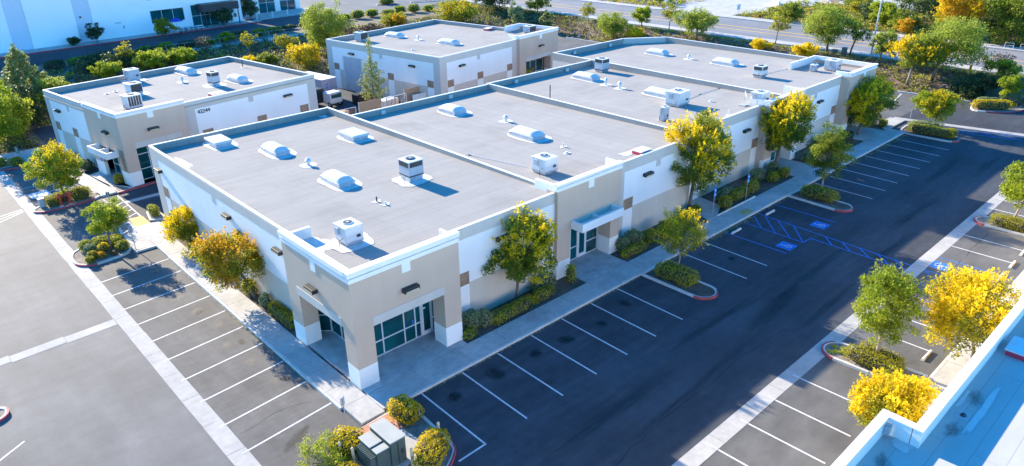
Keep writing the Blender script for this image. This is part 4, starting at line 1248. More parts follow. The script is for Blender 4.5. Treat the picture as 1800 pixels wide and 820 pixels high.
for k, (x, y, rx, ry) in enumerate(((10.4, -24.55, 0.7, 0.35), (13.0, -24.5, 0.8, 0.35), (6.8, -23.5, 0.8, 0.35))):
    stain(nb, x, y, 6.3055 + 0.0006 * k, rx * 1.2, ry * 1.2, 0.2 * k, 'pond_stain', "pond_stain")
dr = MB().box(11.25, 11.75, -24.75, -24.35, 6.305, 6.335).build("roof_drain", 'metal_grey', nb)
MB().cyl(11.5, -24.55, 6.336, 6.42, 0.12, 0.07, n=10).build("strainer", 'metal_dark', dr)
MB().box(8.15, 8.43, -23.1, -22.92, 6.45, 6.8).build("scupper", 'galvanised', nb)
h = MB().box(17.1, 18.4, -25.2, -24.4, 6.31, 6.55).build("roof_hatch", 'hatch_red', nb)
MB().box(17.05, 18.45, -25.25, -24.35, 6.551, 6.63).build("lid", 'board_white', h)

# ------------------------------------------------------------------ planter islands
def island_outline(p0, p1, w, n=9, tip0=False):
    """stadium from p0 (square end) to p1 (rounded end), width w; outer outline counter-clockwise"""
    (x0, y0), (x1, y1) = p0, p1
    L = math.hypot(x1 - x0, y1 - y0)
    ux, uy = (x1 - x0) / L, (y1 - y0) / L
    nx, ny = -uy, ux
    r = w / 2
    out = [(x0 - nx * r, y0 - ny * r)]
    cx, cy = x1 - ux * r, y1 - uy * r
    for i in range(n + 1):
        a = -math.pi / 2 + math.pi * i / n
        out.append((cx + ux * r * math.cos(a) + nx * r * math.sin(a), cy + uy * r * math.cos(a) + ny * r * math.sin(a)))
    out.append((x0 + nx * r, y0 + ny * r))
    return out

def inset(poly, d):
    n = len(poly)
    out = []
    for i in range(n):
        p, q, r = Vector(poly[i - 1]), Vector(poly[i]), Vector(poly[(i + 1) % n])
        e1, e2 = (q - p).normalized(), (r - q).normalized()
        n1, n2 = Vector((-e1.y, e1.x)), Vector((-e2.y, e2.x))
        b = (n1 + n2)
        b = b / max(b.dot(n1), 0.3) if b.length > 1e-6 else n1
        out.append(tuple(q + b * d))
    return out

def chaikin(poly, it=2, q=0.22):
    for _ in range(it):
        out = []
        n = len(poly)
        for i in range(n):
            (a, b), (c, d) = poly[i], poly[(i + 1) % n]
            out += [(a + (c - a) * q, b + (d - b) * q), (c - (c - a) * q, d - (d - b) * q)]
        poly = out
    return poly

def island(label, poly, red=None, soil='soil', kw=0.17, smooth=True, z=0.0):
    """red: circle (x, y, r); kerb segments inside it are painted red"""
    t = empty("planter_island", (0, 0, z))
    tag(t, label, "planter island", "kerbed planter islands")
    n = len(poly)
    if sum(poly[i - 1][0] * poly[i][1] - poly[i][0] * poly[i - 1][1] for i in range(n)) < 0:
        poly = poly[::-1]
    if smooth:
        poly = chaikin(poly)
    n = len(poly)
    inn = inset(poly, kw)
    MB().ring(poly, inn, -0.05, KH).build("kerb", 'kerb', t)
    MB().prism(inset(poly, kw - 0.01), -0.05, 0.10).build("soil", soil, t)
    if red:
        o2, i2 = inset(poly, -0.005), inset(poly, kw * 0.55)
        flags = [math.hypot((poly[i][0] + poly[(i + 1) % n][0]) / 2 - red[0], (poly[i][1] + poly[(i + 1) % n][1]) / 2 - red[1]) < red[2] for i in range(n)]
        if any(flags) and not all(flags):
            st = next(i for i in range(n) if flags[i] and not flags[i - 1])
            k = 0
            while flags[(st + k) % n]:
                k += 1
            MB().ring(o2, i2, 0.0, KH + 0.004, st, st + k).build("red_kerb", 'kerb_red', t)
    return t

island("kerbed island with clipped hedge in front of the canopied entrance", island_outline((22.38, -2.33), (22.38, -7.7), 2.05, 14), (21.9, -7.6, 1.3), smooth=False)
island("kerbed island with clipped hedge beside the blue accessible bays", island_outline((43.2, -2.33), (43.0, -7.7), 2.05, 14), (42.5, -7.6, 1.3), smooth=False)
island("kerbed island with clipped hedge and grass tufts in the right hand row", island_outline((22.15, -20.6), (22.0, -15.2), 2.0, 14), (21.5, -15.5, 1.35), 'soil_pale', smooth=False)
island("kerbed island with pale soil and hedge at the right edge", island_outline((48.4, -20.6), (48.4, -15.3), 2.0, 14), (47.9, -15.6, 1.35), 'soil_pale', smooth=False)
isl3 = [(-3.12, 26.93), (-3.05, 29.5), (-4.4, 30.4), (-5.9, 30.5), (-6.75, 29.9), (-7.05, 28.9), (-7.1, 27.9), (-6.9, 27.2), (-6.3, 26.62), (-5.6, 26.55)]
island("low island with mixed small shrubs and a young tree by the left stalls", isl3, (-6.7, 26.8, 0.95), 'soil_pale')
MB().box(-3.1, -1.62, 26.62, 26.80, -0.05, KH - 0.005).build("kerb", 'kerb', walk_l)
isl4 = [(-1.45, 40.75), (-1.6, 42.6), (-4.5, 42.9), (-6.1, 42.5), (-6.85, 41.7), (-6.95, 41.1), (-6.4, 40.55), (-5.5, 40.35)]
island("red kerbed island with hedges, hydrant pipes and a yellow-green tree", isl4, (-4.5, 40.0, 2.6), 'soil_pale')
island("kerbed island with tall hedges at the far end of the front row", [(68.2, -2.4), (68.35, -6.9), (68.9, -7.5), (69.9, -7.55), (70.7, -7.0), (71.6, -4.5), (73.4, -3.4), (72.4, -1.3), (68.95, -1.5)], (69.6, -7.6, 1.2))
island("curved red kerbed island with hedges across the far aisle", [(83.2, -4.2), (84.2, -6.7), (85.8, -8.2), (89.4, -9.3), (92.5, -6.0), (88.5, -3.2)], (85.8, -8.4, 3.6), 'soil_pale')
islT = [(1.28, -2.5), (0.1, -2.5), (-1.6, -2.6), (-2.6, -2.6), (-5.4, -4.8), (-6.2, -6.2), (-5.9, -8.4), (-4.6, -9.2), (-2.2, -9.0), (-0.6, -8.1), (0.3, -7.55), (0.86, -7.1), (1.0, -6.5)]
island("planted corner island holding the green electrical transformer", islT, (0.6, -7.7, 1.2), 'soil_pale')
island("end of a kerbed island at the left edge of the drive lane", [(-15.4, 12.3), (-14.6, 12.2), (-14.25, 11.8), (-14.3, 11.2), (-14.8, 10.8), (-17, 10.6), (-18, 12.6)], (-14.1, 10.8, 1.1), 'soil_pale')
island("small kerbed bed beside the left rear corner of the main building", [(-0.28, 32.1), (0.75, 31.55), (0.98, 31.55), (0.98, 34.2), (0.12, 34.2)], None, 'soil_pale', smooth=False)
island("kerbed bed by the orange warning mat", [(-3.0, 30.6), (-1.62, 31.5), (-1.62, 33.0), (-2.6, 32.6)], None, 'soil_pale', smooth=False)
island("red kerbed bed in front of building 42244", [(-0.2, 40.75), (3.6, 41.28), (6.5, 41.75), (6.4, 41.95), (1.35, 41.2), (0.2, 43.2), (-0.2, 43.2)], (3.2, 40.4, 3.4), 'soil_pale', smooth=False)
island("shaded bed with bushes at the far left edge", [(-7.3, 55.9), (-4.5, 55.3), (-3.9, 56.0), (-4.8, 58.2), (-7.3, 58.2)], (-5.8, 55.0, 1.6))

# ------------------------------------------------------------------ shrubs
def shrub(name, label, x, y, sx, sy, sz, rz=0.0, mat='leaf_hedge', z0=0.10, leaf=0.10, dens=1.0, square=3.0, cat="shrub", group="clipped shrubs", lump=0.08, shell=0.13):
    t = empty(name, (x, y, z0), rz)
    tag(t, label, cat, group)
    area = 2 * (sx * sy + sx * sz + sy * sz)
    n = int(min(9000, max(350, area * 130 * dens * (0.10 / leaf) ** 2)))
    d = unit(rng.normal(size=(n, 3)))
    d[:, 2] = np.where(d[:, 2] < -0.55, -d[:, 2], d[:, 2])
    d = unit(d)
    k = (np.abs(d) ** square).sum(1) ** (-1.0 / square)
    ph = rng.uniform(0, 6.28, 6)
    w = 1 + lump * (np.sin(d[:, 0] * 5 + ph[0]) * np.cos(d[:, 1] * 6 + ph[1]) + 0.7 * np.sin(d[:, 2] * 7 + ph[2]) + 0.5 * np.sin(d[:, 0] * 13 + d[:, 1] * 11 + ph[3]))
    r = k * w * (1 - shell * rng.random(n) ** 2)
    P = np.stack([d[:, 0] * r * sx / 2, d[:, 1] * r * sy / 2, sz * 0.46 + d[:, 2] * r * sz * 0.54], 1)
    P[:, 2] = np.maximum(P[:, 2], 0.02)
    N = d + rng.normal(size=(n, 3)) * 0.7
    fast_quads("foliage", leaf_quads(P, N, leaf, 0.62), mat, t, np.clip(rng.normal(0.5, 0.22, n), 0, 1))
    core = MB()
    nu, nv = 12, 7
    for j in range(nv + 1):
        ph_ = math.pi * j / nv
        for i in range(nu):
            th = 2 * math.pi * i / nu
            v = (math.sin(ph_) * math.cos(th), math.sin(ph_) * math.sin(th), math.cos(ph_))
            kk = (abs(v[0]) ** square + abs(v[1]) ** square + abs(v[2]) ** square) ** (-1.0 / square) * 0.80
            core.v.append((v[0] * kk * sx / 2, v[1] * kk * sy / 2, max(0.0, sz * 0.46 + v[2] * kk * sz * 0.54)))
    for j in range(nv):
        for i in range(nu):
            a, b = j * nu + i, j * nu + (i + 1) % nu
            core.f.append((a, b, b + nu, a + nu))
    core.build("branches", 'bark_dark', t)
    return t

H = lambda *a, **k: shrub("hedge", *a, **dict(dict(square=5.0, cat="hedge", group="clipped hedges"), **k))
B = lambda *a, **k: shrub("shrub", *a, **k)
G_ = 'leaf_bluegreen'
# along the front of the building
B("small low shrub beside the right pier of the corner tower", 7.6, -0.05, 1.1, 0.7, 0.55, 0.1)
B("grey-green rounded shrub nearest the corner tower", 8.25, 0.55, 1.25, 1.15, 1.25, 0.2, mat=G_, square=2.6)
B("grey-green rounded shrub second from the corner tower", 9.0, 0.2, 0.95, 0.9, 1.2, 0.0, mat=G_, square=2.6)
H("long low hedge between the corner tower and the first front tree", 11.3, 0.0, 3.7, 0.85, 0.75, 0.04)
H("short hedge piece to the right of the first front tree", 14.1, 0.15, 1.9, 0.75, 0.7, 0.0)
B("wide grey-green rounded shrub before the second entrance", 14.9, 0.9, 2.0, 1.0, 1.15, 0.0, mat=G_, square=2.6)
B("upright dark clipped shrub beside the entrance porch", 16.9, 0.25, 0.72, 0.72, 1.35, 0.0, square=3.5)
H("low hedge under the two round grey-green shrubs right of the entrance", 23.6, 0.05, 2.6, 0.75, 0.65, 0.0)
B("left of two round grey-green shrubs right of the entrance", 23.3, 0.95, 1.25, 1.1, 1.1, 0.0, mat=G_, square=2.4)
B("right of two round grey-green shrubs right of the entrance", 24.6, 0.95, 1.45, 1.2, 1.3, 0.0, mat=G_, square=2.4)
B("olive round shrub at the end of the hedge right of the entrance", 26.1, 0.35, 1.3, 1.1, 1.0, 0.0)
B("loose yellow-green shrub under the second front tree", 28.0, 0.4, 1.4, 1.1, 1.1, 0.0, mat='leaf_olive')
B("dark shrub at the foot of the tall front tree", 33.0, 1.0, 1.0, 0.9, 0.8, 0.0)
B("second dark shrub left of the tall front tree", 31.9, 0.8, 1.2, 1.0, 0.85, 0.0)
B("round dark shrub beside the first blue parking sign", 35.9, 0.0, 1.15, 1.0, 1.1, 0.0)
B("grey-green spreading shrub behind the two blue parking signs", 37.6, 1.1, 2.6, 1.1, 1.0, 0.1, mat=G_, square=2.5)
B("wide olive shrub in front of the spreading grey-green shrub", 38.6, 0.3, 2.4, 1.0, 0.95, 0.05)
B("olive shrub to the right of the second blue parking sign", 40.7, 0.4, 1.7, 1.1, 1.05, 0.1)
B("grey-green round shrub left of the third front tree", 43.6, 1.5, 1.9, 1.2, 1.1, 0.0, mat=G_, square=2.5)
B("round grey-green shrub just behind the third tree trunk", 46.1, 1.3, 1.3, 1.2, 1.2, 0.0, mat=G_, square=2.5)
B("dark shrub at the right end of the bed with the third tree", 46.2, 0.2, 1.2, 1.0, 0.95, 0.0)
B("clipped olive shrub in front of the third tree", 44.4, 0.3, 1.2, 0.9, 0.9, 0.0)
B("grey-green shrub left of the far green tree", 52.2, 0.7, 1.9, 1.1, 1.1, 0.0, mat=G_, square=2.8)
B("dark shrub under the far green tree crown", 52.6, -0.1, 1.5, 0.8, 0.8, 0.0)
B("tall dark shrub behind the far green tree", 57.0, 0.9, 2.0, 1.4, 1.5, 0.0, mat='leaf_dark')
B("round dark shrub right of the far green tree", 59.8, 0.5, 1.6, 1.4, 1.45, 0.0, mat='leaf_dark')
B("grey-green box shrub at the far tower corner", 68.7, 1.7, 1.8, 1.3, 1.15, 0.0, mat=G_, square=4.0)
H("gold-tipped low hedge at the far tower corner", 69.3, 0.4, 1.5, 0.9, 0.7, 0.3, mat='leaf_olive')
# island hedges
H("clipped box hedge round the small tree in the island before the entrance", 22.5, -4.5, 1.55, 3.0, 0.95)
H("clipped box hedge round the green tree in the island by the blue bays", 43.5, -4.55, 1.55, 3.0, 0.95)
H("long clipped hedge with gold tips in the right hand island", 21.75, -18.1, 0.95, 3.1, 0.85, R_(-2), mat='leaf_olive')
H("second hedge strip behind the tree in the right hand island", 22.75, -18.2, 0.7, 2.5, 0.75, R_(-2), mat='leaf_olive')
H("clipped hedge round the tree at the right edge", 48.3, -18.0, 1.5, 3.0, 0.8, mat='leaf_olive')
H("long olive hedge along the front of the far end island", 69.3, -4.6, 0.9, 4.6, 1.0, R_(5))
H("grey-green hedge behind the trunk in the far end island", 71.0, -3.6, 1.3, 3.2, 1.0, R_(25), mat=G_)
H("gold-tipped hedge at the tip of the far end island", 70.0, -6.4, 1.1, 1.2, 0.95, R_(5), mat='leaf_olive')
H("gold-topped hedge in the curved island across the far aisle", 85.6, -6.0, 1.1, 4.6, 1.1, R_(38), mat='leaf_hedge_gold')
H("left grey-green hedge in the curved island across the far aisle", 87.4, -4.9, 1.2, 2.6, 0.9, R_(40), mat=G_)
H("right grey-green hedge in the curved island across the far aisle", 89.4, -7.0, 1.4, 3.0, 1.2, R_(38), mat=G_)
# left side bed
H("long hedge with gold tips along the left wall beside the corner tower", 0.36, 9.6, 0.72, 3.2, 0.85, mat='leaf_olive')
B("grey-green round shrub at the foot of the orange tree", 0.36, 12.0, 0.75, 0.95, 0.95, mat=G_, square=2.5)
B("dark shrub behind the trunk of the orange tree", 0.36, 14.4, 0.75, 1.3, 1.0)
B("pale green spreading shrub between the two yellow trees on the left wall", 0.30, 20.6, 0.85, 2.6, 0.8, mat='leaf_bluegreen')
H("low hedge at the rear end of the left wall bed", 0.33, 23.6, 0.75, 2.2, 0.8)
# left island with the young tree
for lb, xx, yy, s, h_, mt in (("dark green shrub behind the young tree in the low island", -4.6, 29.6, 1.3, 0.75, 'leaf_hedge'), ("dark green shrub at the left rear of the low island", -5.7, 29.8, 1.0, 0.7, 'leaf_hedge'),
        ("grey-green ball shrub left of the young tree trunk", -5.6, 28.9, 0.95, 0.7, G_), ("golden ball shrub beside the young tree trunk", -4.85, 28.3, 0.7, 0.8, 'leaf_hedge_gold'),
        ("olive ball shrub in the middle of the low island", -5.75, 27.8, 0.75, 0.55, 'leaf_olive'), ("olive ball shrub at the kerb of the low island", -6.15, 27.1, 0.65, 0.5, 'leaf_olive'),
        ("small orange shrub in the low island", -5.25, 27.5, 0.65, 0.42, 'leaf_amber'), ("tiny faded shrub beside the trunk shadow in the low island", -4.45, 27.3, 0.5, 0.35, 'leaf_dry'),
        ("green box shrub right of the young tree, rear one", -3.75, 28.8, 0.9, 0.75, 'leaf_hedge'), ("green box shrub right of the young tree, front one", -3.65, 27.9, 0.95, 0.7, 'leaf_hedge'),
        ("olive shrub at the right rear corner of the low island", -3.6, 29.5, 0.9, 0.65, 'leaf_olive')):
    B(lb, xx, yy, s, s, h_, mat=mt, square=2.7)
B("gold-flecked hedge left of the red hydrant pipes", -5.2, 41.7, 1.2, 1.2, 0.85, mat='leaf_olive', square=4)
B("hedge behind the tree trunk by the red hydrant pipes", -4.3, 42.4, 1.2, 0.9, 0.8, mat='leaf_hedge', square=4)
B("large clipped hedge right of the red hydrant pipes", -3.0, 41.8, 1.7, 1.5, 0.95, mat='leaf_olive', square=4)
B("clipped shrub in the small bed at the rear corner of the main building", 0.45, 33.1, 0.75, 1.5, 0.85, square=4)
B("shaded dark bush along the side of building 42244, near one", -0.35, 49.8, 1.1, 2.2, 1.0, R_(8), mat='leaf_dark')
B("shaded dark bush along the side of building 42244, far one", -0.85, 54.2, 0.9, 2.0, 0.8, R_(8), mat='leaf_dark')
B("brownish round bush at the door corner of building 42244", 0.75, 43.3, 0.9, 0.9, 0.9, mat='leaf_hedge_gold')
B("round bush in front of the glazing of building 42244", 3.9, 41.75, 0.7, 0.5, 1.0, mat=G_)
B("dark rounded bush at the left edge beside the far walkway", -6.4, 57.0, 1.3, 1.2, 0.9)
B("second dark rounded bush beside the far walkway", -5.1, 56.5, 1.3, 1.1, 0.8)
# transformer island
B("large clipped bush half lit beside the transformer, toward the lot", 0.35, -3.55, 1.35, 1.9, 1.15, R_(10), mat='leaf_hedge_gold', square=2.8)
B("golden clipped bush left of the transformer", -3.0, -3.6, 1.5, 1.6, 1.1, R_(40), mat='leaf_hedge_gold', square=2.8)
B("olive clipped bush in front of the transformer at the red kerb", -0.35, -6.7, 2.6, 1.5, 1.0, R_(35), mat='leaf_hedge_gold', square=2.8)
B("golden low bush at the bottom edge near the transformer", -4.1, -5.3, 1.3, 1.2, 0.8, R_(30), mat='leaf_hedge_gold')

# loose yellow-green bush beside the transformer
def wild_bush(label, x, y, r, h_, mat, n=2600, leaf=0.09, z0=0.1):
    t = empty("shrub", (x, y, z0))
    tag(t, label, "shrub")
    nc = 70
    cd = unit(rng.normal(size=(nc, 3)))
    cd[:, 2] = np.abs(cd[:, 2])
    C = cd * np.array([r, r, h_]) * rng.uniform(0.45, 1.0, (nc, 1)) + np.array([0, 0, 0.1])
    idx = rng.integers(0, nc, n)
    P = C[idx] + rng.normal(size=(n, 3)) * 0.11
    P[:, 2] = np.maximum(P[:, 2], 0.02)
    fast_quads("foliage", leaf_quads(P, unit(P) + rng.normal(size=(n, 3)) * 0.6, leaf, 0.5), mat, t)
    mb = MB()
    for c in C[::2]:
        mb.tube([(0, 0, 0), tuple(c * 0.55 + np.array([0, 0, 0.05])), tuple(c)], [0.02, 0.014, 0.006], 5)
    mb.build("stems", 'bark_pale', t)
wild_bush("loose yellow-green bush left of the transformer at the bottom edge", -4.3, -3.5, 1.35, 1.35, 'leaf_lime', 4200)

# ------------------------------------------------------------------ trees
def tree(label, x, y, base_z, crown_c, crown_r, leaf_mat_, leaf=0.17, nclus=55, nleaf=5200, blossoms=None, bl_mat='leaf_gold', trunk_r=0.11, bark='bark', fork=0.45,
         clus_r=0.5, name="tree", group="trees around the parking lots", droop=0.0, lean=(0, 0), crown_pow=0.5, aspect=0.55, top_bl=0.35, multi=1, box=1.0):
    nleaf = int(nleaf * 2.0)
    leaf *= 0.92
    clus_r *= 1.0
    nclus = int(nclus * 1.5)
    if blossoms:
        blossoms = (int(blossoms[0] * 1.8), int(blossoms[1] * 2.2))
    t = empty(name, (x, y, base_z))
    tag(t, label, "tree", group)
    cc = np.array(crown_c, float)
    cr = np.array(crown_r, float)
    d = unit(rng.normal(size=(nclus, 3)))
    ph = rng.uniform(0, 6.28, 4)
    lob = 1 + 0.13 * np.sin(3 * np.arctan2(d[:, 1], d[:, 0]) + ph[0]) + 0.08 * np.sin(4 * d[:, 2] + ph[1])
    rad = rng.uniform(0.12, 1.0, nclus) ** crown_pow * lob
    C = cc + d * cr * rad[:, None] * 0.93
    sizes = clus_r * rng.uniform(0.65, 1.25, nclus)
    prob = sizes ** 2 / (sizes ** 2).sum()
    idx = rng.choice(nclus, nleaf, p=prob)
    dd = unit(rng.normal(size=(nleaf, 3))) * rng.random((nleaf, 1)) ** 0.45
    P = C[idx] + dd * sizes[idx][:, None] * np.array([1.0, 1.0, 0.72])
    if droop:
        P[:, 2] -= droop * rng.random(nleaf) ** 2 * np.linalg.norm((P - cc)[:, :2] / cr[:2], axis=1)
    tone = rng.normal(0.45, 0.17, nclus)
    rnd = np.clip(tone[idx] + rng.normal(0, 0.16, nleaf), 0, 1)
    N = np.array([0, 0, 0.6]) + rng.normal(size=(nleaf, 3))
    fast_quads("crown", leaf_quads(P, N, leaf, aspect), leaf_mat_, t, rnd)
    if blossoms:
        nb_, nl = blossoms
        nb_ = nl // 24
        bd = unit(rng.normal(size=(nb_ * 3, 3)))
        patch = np.sin(bd[:, 0] * 4.3 + ph[2]) + np.sin(bd[:, 1] * 4.1 + ph[3]) + 1.4 * bd[:, 2] + rng.normal(0, 0.6, nb_ * 3)
        bd = bd[np.argsort(-patch)[:nb_]]
        blob_r = 1 + 0.13 * np.sin(3 * np.arctan2(bd[:, 1], bd[:, 0]) + ph[0]) + 0.08 * np.sin(4 * bd[:, 2] + ph[1])
        BC = cc + bd * cr * (blob_r * rng.uniform(0.60, 1.02, nb_))[:, None]
        k = rng.integers(0, nb_, nl)
        ax = rng.random((nl, 1))
        tip = unit(bd + np.array([0, 0, 0.8]))
        P2 = BC[k] + rng.normal(size=(nl, 3)) * 0.11 * (1.2 - ax) + tip[k] * (ax - 0.3) * 0.50
        fast_quads("blossom", leaf_quads(P2, np.array([0, 0, 0.5]) + rng.normal(size=(nl, 3)), leaf * 0.8, 0.6), bl_mat, t, np.clip(rng.normal(0.5, 0.2, nb_)[k] + rng.normal(0, 0.15, nl), 0, 1))
    mb = MB()
    top = np.array([cc[0] * 0.6, cc[1] * 0.6, cc[2] - cr[2] * fork])
    for s in range(multi):
        off = np.array([0.0, 0.0, 0.0]) if multi == 1 else np.array([math.cos(s * 2.1) * 0.2, math.sin(s * 2.1) * 0.2, 0])
        tp = top + off * 2
        pts = [(off[0] * 0.3, off[1] * 0.3, -0.1), tuple(tp * np.array([0.35, 0.35, 0.35]) + off * 0.5 + rng.normal(0, 0.03, 3)), tuple(tp * np.array([0.7, 0.7, 0.7]) + off * 0.8 + rng.normal(0, 0.04, 3)), tuple(tp)]
        mb.tube(pts, [trunk_r * 1.25, trunk_r, trunk_r * 0.88, trunk_r * 0.75], 9)
        lim = rng.choice(nclus, min(nclus, 14 if multi == 1 else 8), replace=False)
        for j in lim:
            e = C[j]
            mid = tp * 0.5 + e * 0.5 + np.array([0, 0, 0.12 * np.linalg.norm(e - tp)]) + rng.normal(0, 0.06, 3)
            mb.tube([tuple(tp - np.array([0, 0, 0.08])), tuple(mid), tuple(e)], [trunk_r * 0.5, trunk_r * 0.3, trunk_r * 0.1], 6)
    mb.build("trunk", bark, t, smooth=True)
    return t

FR = "flowering trees along the front of the main building"
tree("orange-yellow tree against the left wall of the main building", 0.36, 13.6, 0.1, (-1.0, 0.5, 3.0), (2.35, 2.4, 2.0), 'leaf_olive', 0.17, 55, 4600, (170, 4300), 'leaf_amber', 0.10, 'bark', clus_r=0.55, group=FR)
tree("small yellow-green tree at the rear of the left wall", 0.30, 24.6, 0.1, (0.0, 0.3, 1.75), (1.5, 1.7, 1.5), 'leaf_olive', 0.16, 30, 2800, (90, 2200), 'leaf_gold', 0.07, clus_r=0.45, group=FR)
tree("young green tree in the low island by the left stalls", -4.4, 28.26, 0.1, (0.15, 0, 2.75), (1.6, 1.6, 1.35), 'leaf_lime', 0.15, 40, 4200, None, trunk_r=0.07, clus_r=0.45)
tree("yellow-green oval tree behind the red hydrant pipes", -4.18, 42.05, 0.1, (0.0, 0, 3.1), (2.05, 2.05, 2.35), 'leaf_lime', 0.17, 60, 6200, (70, 2200), 'leaf_hedge_gold', trunk_r=0.09, clus_r=0.5)
tree("yellow-flowered tree between corner tower and second entrance", 12.43, 1.0, 0.1, (0.5, -0.1, 3.9), (2.65, 2.3, 2.3), 'leaf_green', 0.17, 75, 7800, (150, 3600), 'leaf_gold', 0.10, 'bark', clus_r=0.52, group=FR)
tree("tall yellow-flowered tree before the steel door", 33.05, 1.75, 0.1, (0.45, -0.2, 5.05), (3.6, 2.9, 3.0), 'leaf_green', 0.18, 85, 9200, (260, 6600), 'leaf_gold', 0.15, 'bark', clus_r=0.62, group=FR, fork=0.75)
tree("yellow-flowered tree in front of the third tower", 46.94, 1.55, 0.1, (0.4, -0.2, 4.55), (3.25, 2.7, 2.65), 'leaf_green', 0.19, 70, 7200, (230, 6000), 'leaf_gold', 0.14, 'bark', clus_r=0.6, group=FR, fork=0.7)
tree("yellow-flowered tree in front of the far tower", 64.1, 1.0, 0.1, (0.8, -0.2, 3.5), (3.5, 2.7, 2.6), 'leaf_green', 0.21, 70, 6200, (240, 5600), 'leaf_gold', 0.14, 'bark', clus_r=0.65, group=FR)
tree("small airy yellow-green tree in the island before the entrance", 23.1, -4.2, 0.1, (0, 0, 3.2), (1.75, 1.75, 1.65), 'leaf_olive', 0.13, 48, 3000, (70, 1300), 'leaf_gold', 0.055, 'bark_pale', clus_r=0.42, fork=0.8)
tree("green tree in the island beside the blue accessible bays", 44.9, -4.1, 0.1, (-0.1, 0, 3.7), (2.15, 2.1, 2.55), 'leaf_green', 0.17, 55, 5600, None, trunk_r=0.09, bark='bark_pale', clus_r=0.55)
tree("round yellow-green tree in the island at the far end of the front row", 73.2, -3.7, 0.1, (-0.2, 0, 2.6), (2.35, 2.3, 1.6), 'leaf_lime', 0.2, 55, 4600, (60, 1500), 'leaf_hedge_gold', trunk_r=0.08, clus_r=0.55)
tree("bright green tree at the right edge", 49.5, -17.7, 0.1, (-0.3, -0.6, 3.35), (2.2, 2.2, 1.9), 'leaf_lime', 0.17, 58, 6400, None, trunk_r=0.10, bark='bark_pale', clus_r=0.52)
tree("dense green tree in the right hand island with hedge", 22.66, -18.0, 0.1, (-0.15, 0.1, 3.7), (1.85, 1.85, 2.2), 'leaf_lime', 0.14, 72, 7600, (60, 1200), 'leaf_green', 0.12, 'bark_pale', clus_r=0.45)
tree("large golden tree beside the neighbouring building", 26.6, -21.75, 0.1, (-0.9, 0.5, 3.05), (2.75, 2.6, 2.35), 'leaf_olive', 0.16, 75, 4600, (260, 8600), 'leaf_gold', 0.10, 'bark_pale', clus_r=0.55, top_bl=0.2)
tree("golden tree rising behind the white parapet at the lower right", 15.6, -21.6, 0.1, (-0.1, 0.35, 2.35), (2.05, 1.6, 1.75), 'leaf_olive', 0.16, 62, 3600, (240, 7400), 'leaf_gold', 0.10, 'bark_pale', clus_r=0.52, top_bl=0.2)
tree("tree outside the left edge casting a leafy shadow", -18.2, 11.6, 0.1, (0, 0, 3.2), (1.8, 1.8, 1.6), 'leaf_green', 0.2, 40, 2400, None)

def pine(label, x, y, z, h_, r, sparse=1.0, n=2600, leaf=0.22, z_start=0.25, mat='leaf_pine'):
    t = empty("pine_tree", (x, y, z))
    tag(t, label, "tree")
    MB().tube([(0, 0, -0.1), (0.03, 0.02, h_ * 0.5), (0, 0, h_)], [0.11, 0.07, 0.015], 8).build("trunk", 'bark', t)
    mb = MB()
    Ps = []
    k = 0
    zz = h_ * z_start
    while zz < h_ * 0.985:
        f = (zz / h_ - z_start) / (1 - z_start)
        L = r * (1 - f) ** 0.8 * rng.uniform(0.65, 1.1) + 0.12
        if sparse < 1 and 0.62 < f < 0.86:
            L *= 0.35
        for b in range(4):
            a = k * 1.1 + b * 1.57 + rng.uniform(-0.4, 0.4)
            e = np.array([math.cos(a) * L, math.sin(a) * L, zz + 0.35 * L])
            mb.tube([(0, 0, zz), tuple(e)], [0.022, 0.006], 5)
            m_ = max(6, int(n * L / (r * 55)))
            s = rng.uniform(0.35, 1.05, (m_, 1))
            Ps.append(np.array([0, 0, zz]) + (e - np.array([0, 0, zz])) * s + rng.normal(size=(m_, 3)) * 0.13)
        k += 1
        zz += h_ / 24
    Ps.append(np.array([0, 0, h_]) + rng.normal(size=(60, 3)) * np.array([0.1, 0.1, 0.35]))
    mb.build("branches", 'bark', t)
    P = np.concatenate(Ps)
    fast_quads("needles", leaf_quads(P, rng.normal(size=P.shape) + np.array([0, 0, 0.3]), leaf, 0.42), mat, t)
pine("young conifer rising behind the main building by the plywood gate", 31.5, 46.6, 0, 9.0, 1.75, 0.5, 5200, 0.22, 0.22)
pine("tall pale pine at the left edge behind building 42244", 1.0, 79.2, 0.5, 7.6, 3.4, 1.0, 7000, 0.4, 0.12)

BK = "trees on the banks and streets behind the buildings"
def bg(label, x, y, w, top, bot, off, mat, n=2600, leaf=0.30, blo=None, bl='leaf_gold', bark='bark', clus=36, clr=None, droop=0.0, multi=1, tr=0.12):
    z = terrain_z(x, y)
    r = w / 2
    cz = (top + max(bot, 0.3)) / 2
    rz_ = (top - max(bot, 0.3)) / 2
    tree(label, x, y, z, (off * 0.73, -off * 0.68, cz), (r, r, rz_), mat, leaf, clus, n, blo, bl, tr, bark, clus_r=clr or max(0.35, r * 0.26), group=BK, droop=droop, multi=multi)
bg("big feathery green pepper tree left of the rear middle building", 44.5, 80.6, 8.4, 8.6, 0.8, 0.2, 'leaf_pepper', 9000, 0.26, None, clus=110, clr=0.95, droop=0.8)
bg("lime bush behind the left air conditioners of building 42244", 12.1, 85.2, 4.3, 2.8, 0.2, 0, 'leaf_lime', 1800)
bg("golden bush tree on the slope between the two rear buildings", 38.5, 76.5, 5.4, 3.6, 0.2, -0.2, 'leaf_olive', 1500, 0.26, (70, 2000))
bg("tall leafy tree at the far left edge", -5.6, 63.0, 5.4, 8.6, 1.2, 0.2, 'leaf_lime', 5200, 0.26, clus=60)
bg("second leafy tree at the far left edge behind the walkway", -3.4, 67.5, 5.6, 6.4, 0.6, 0.2, 'leaf_lime', 4600, 0.28, clus=60)
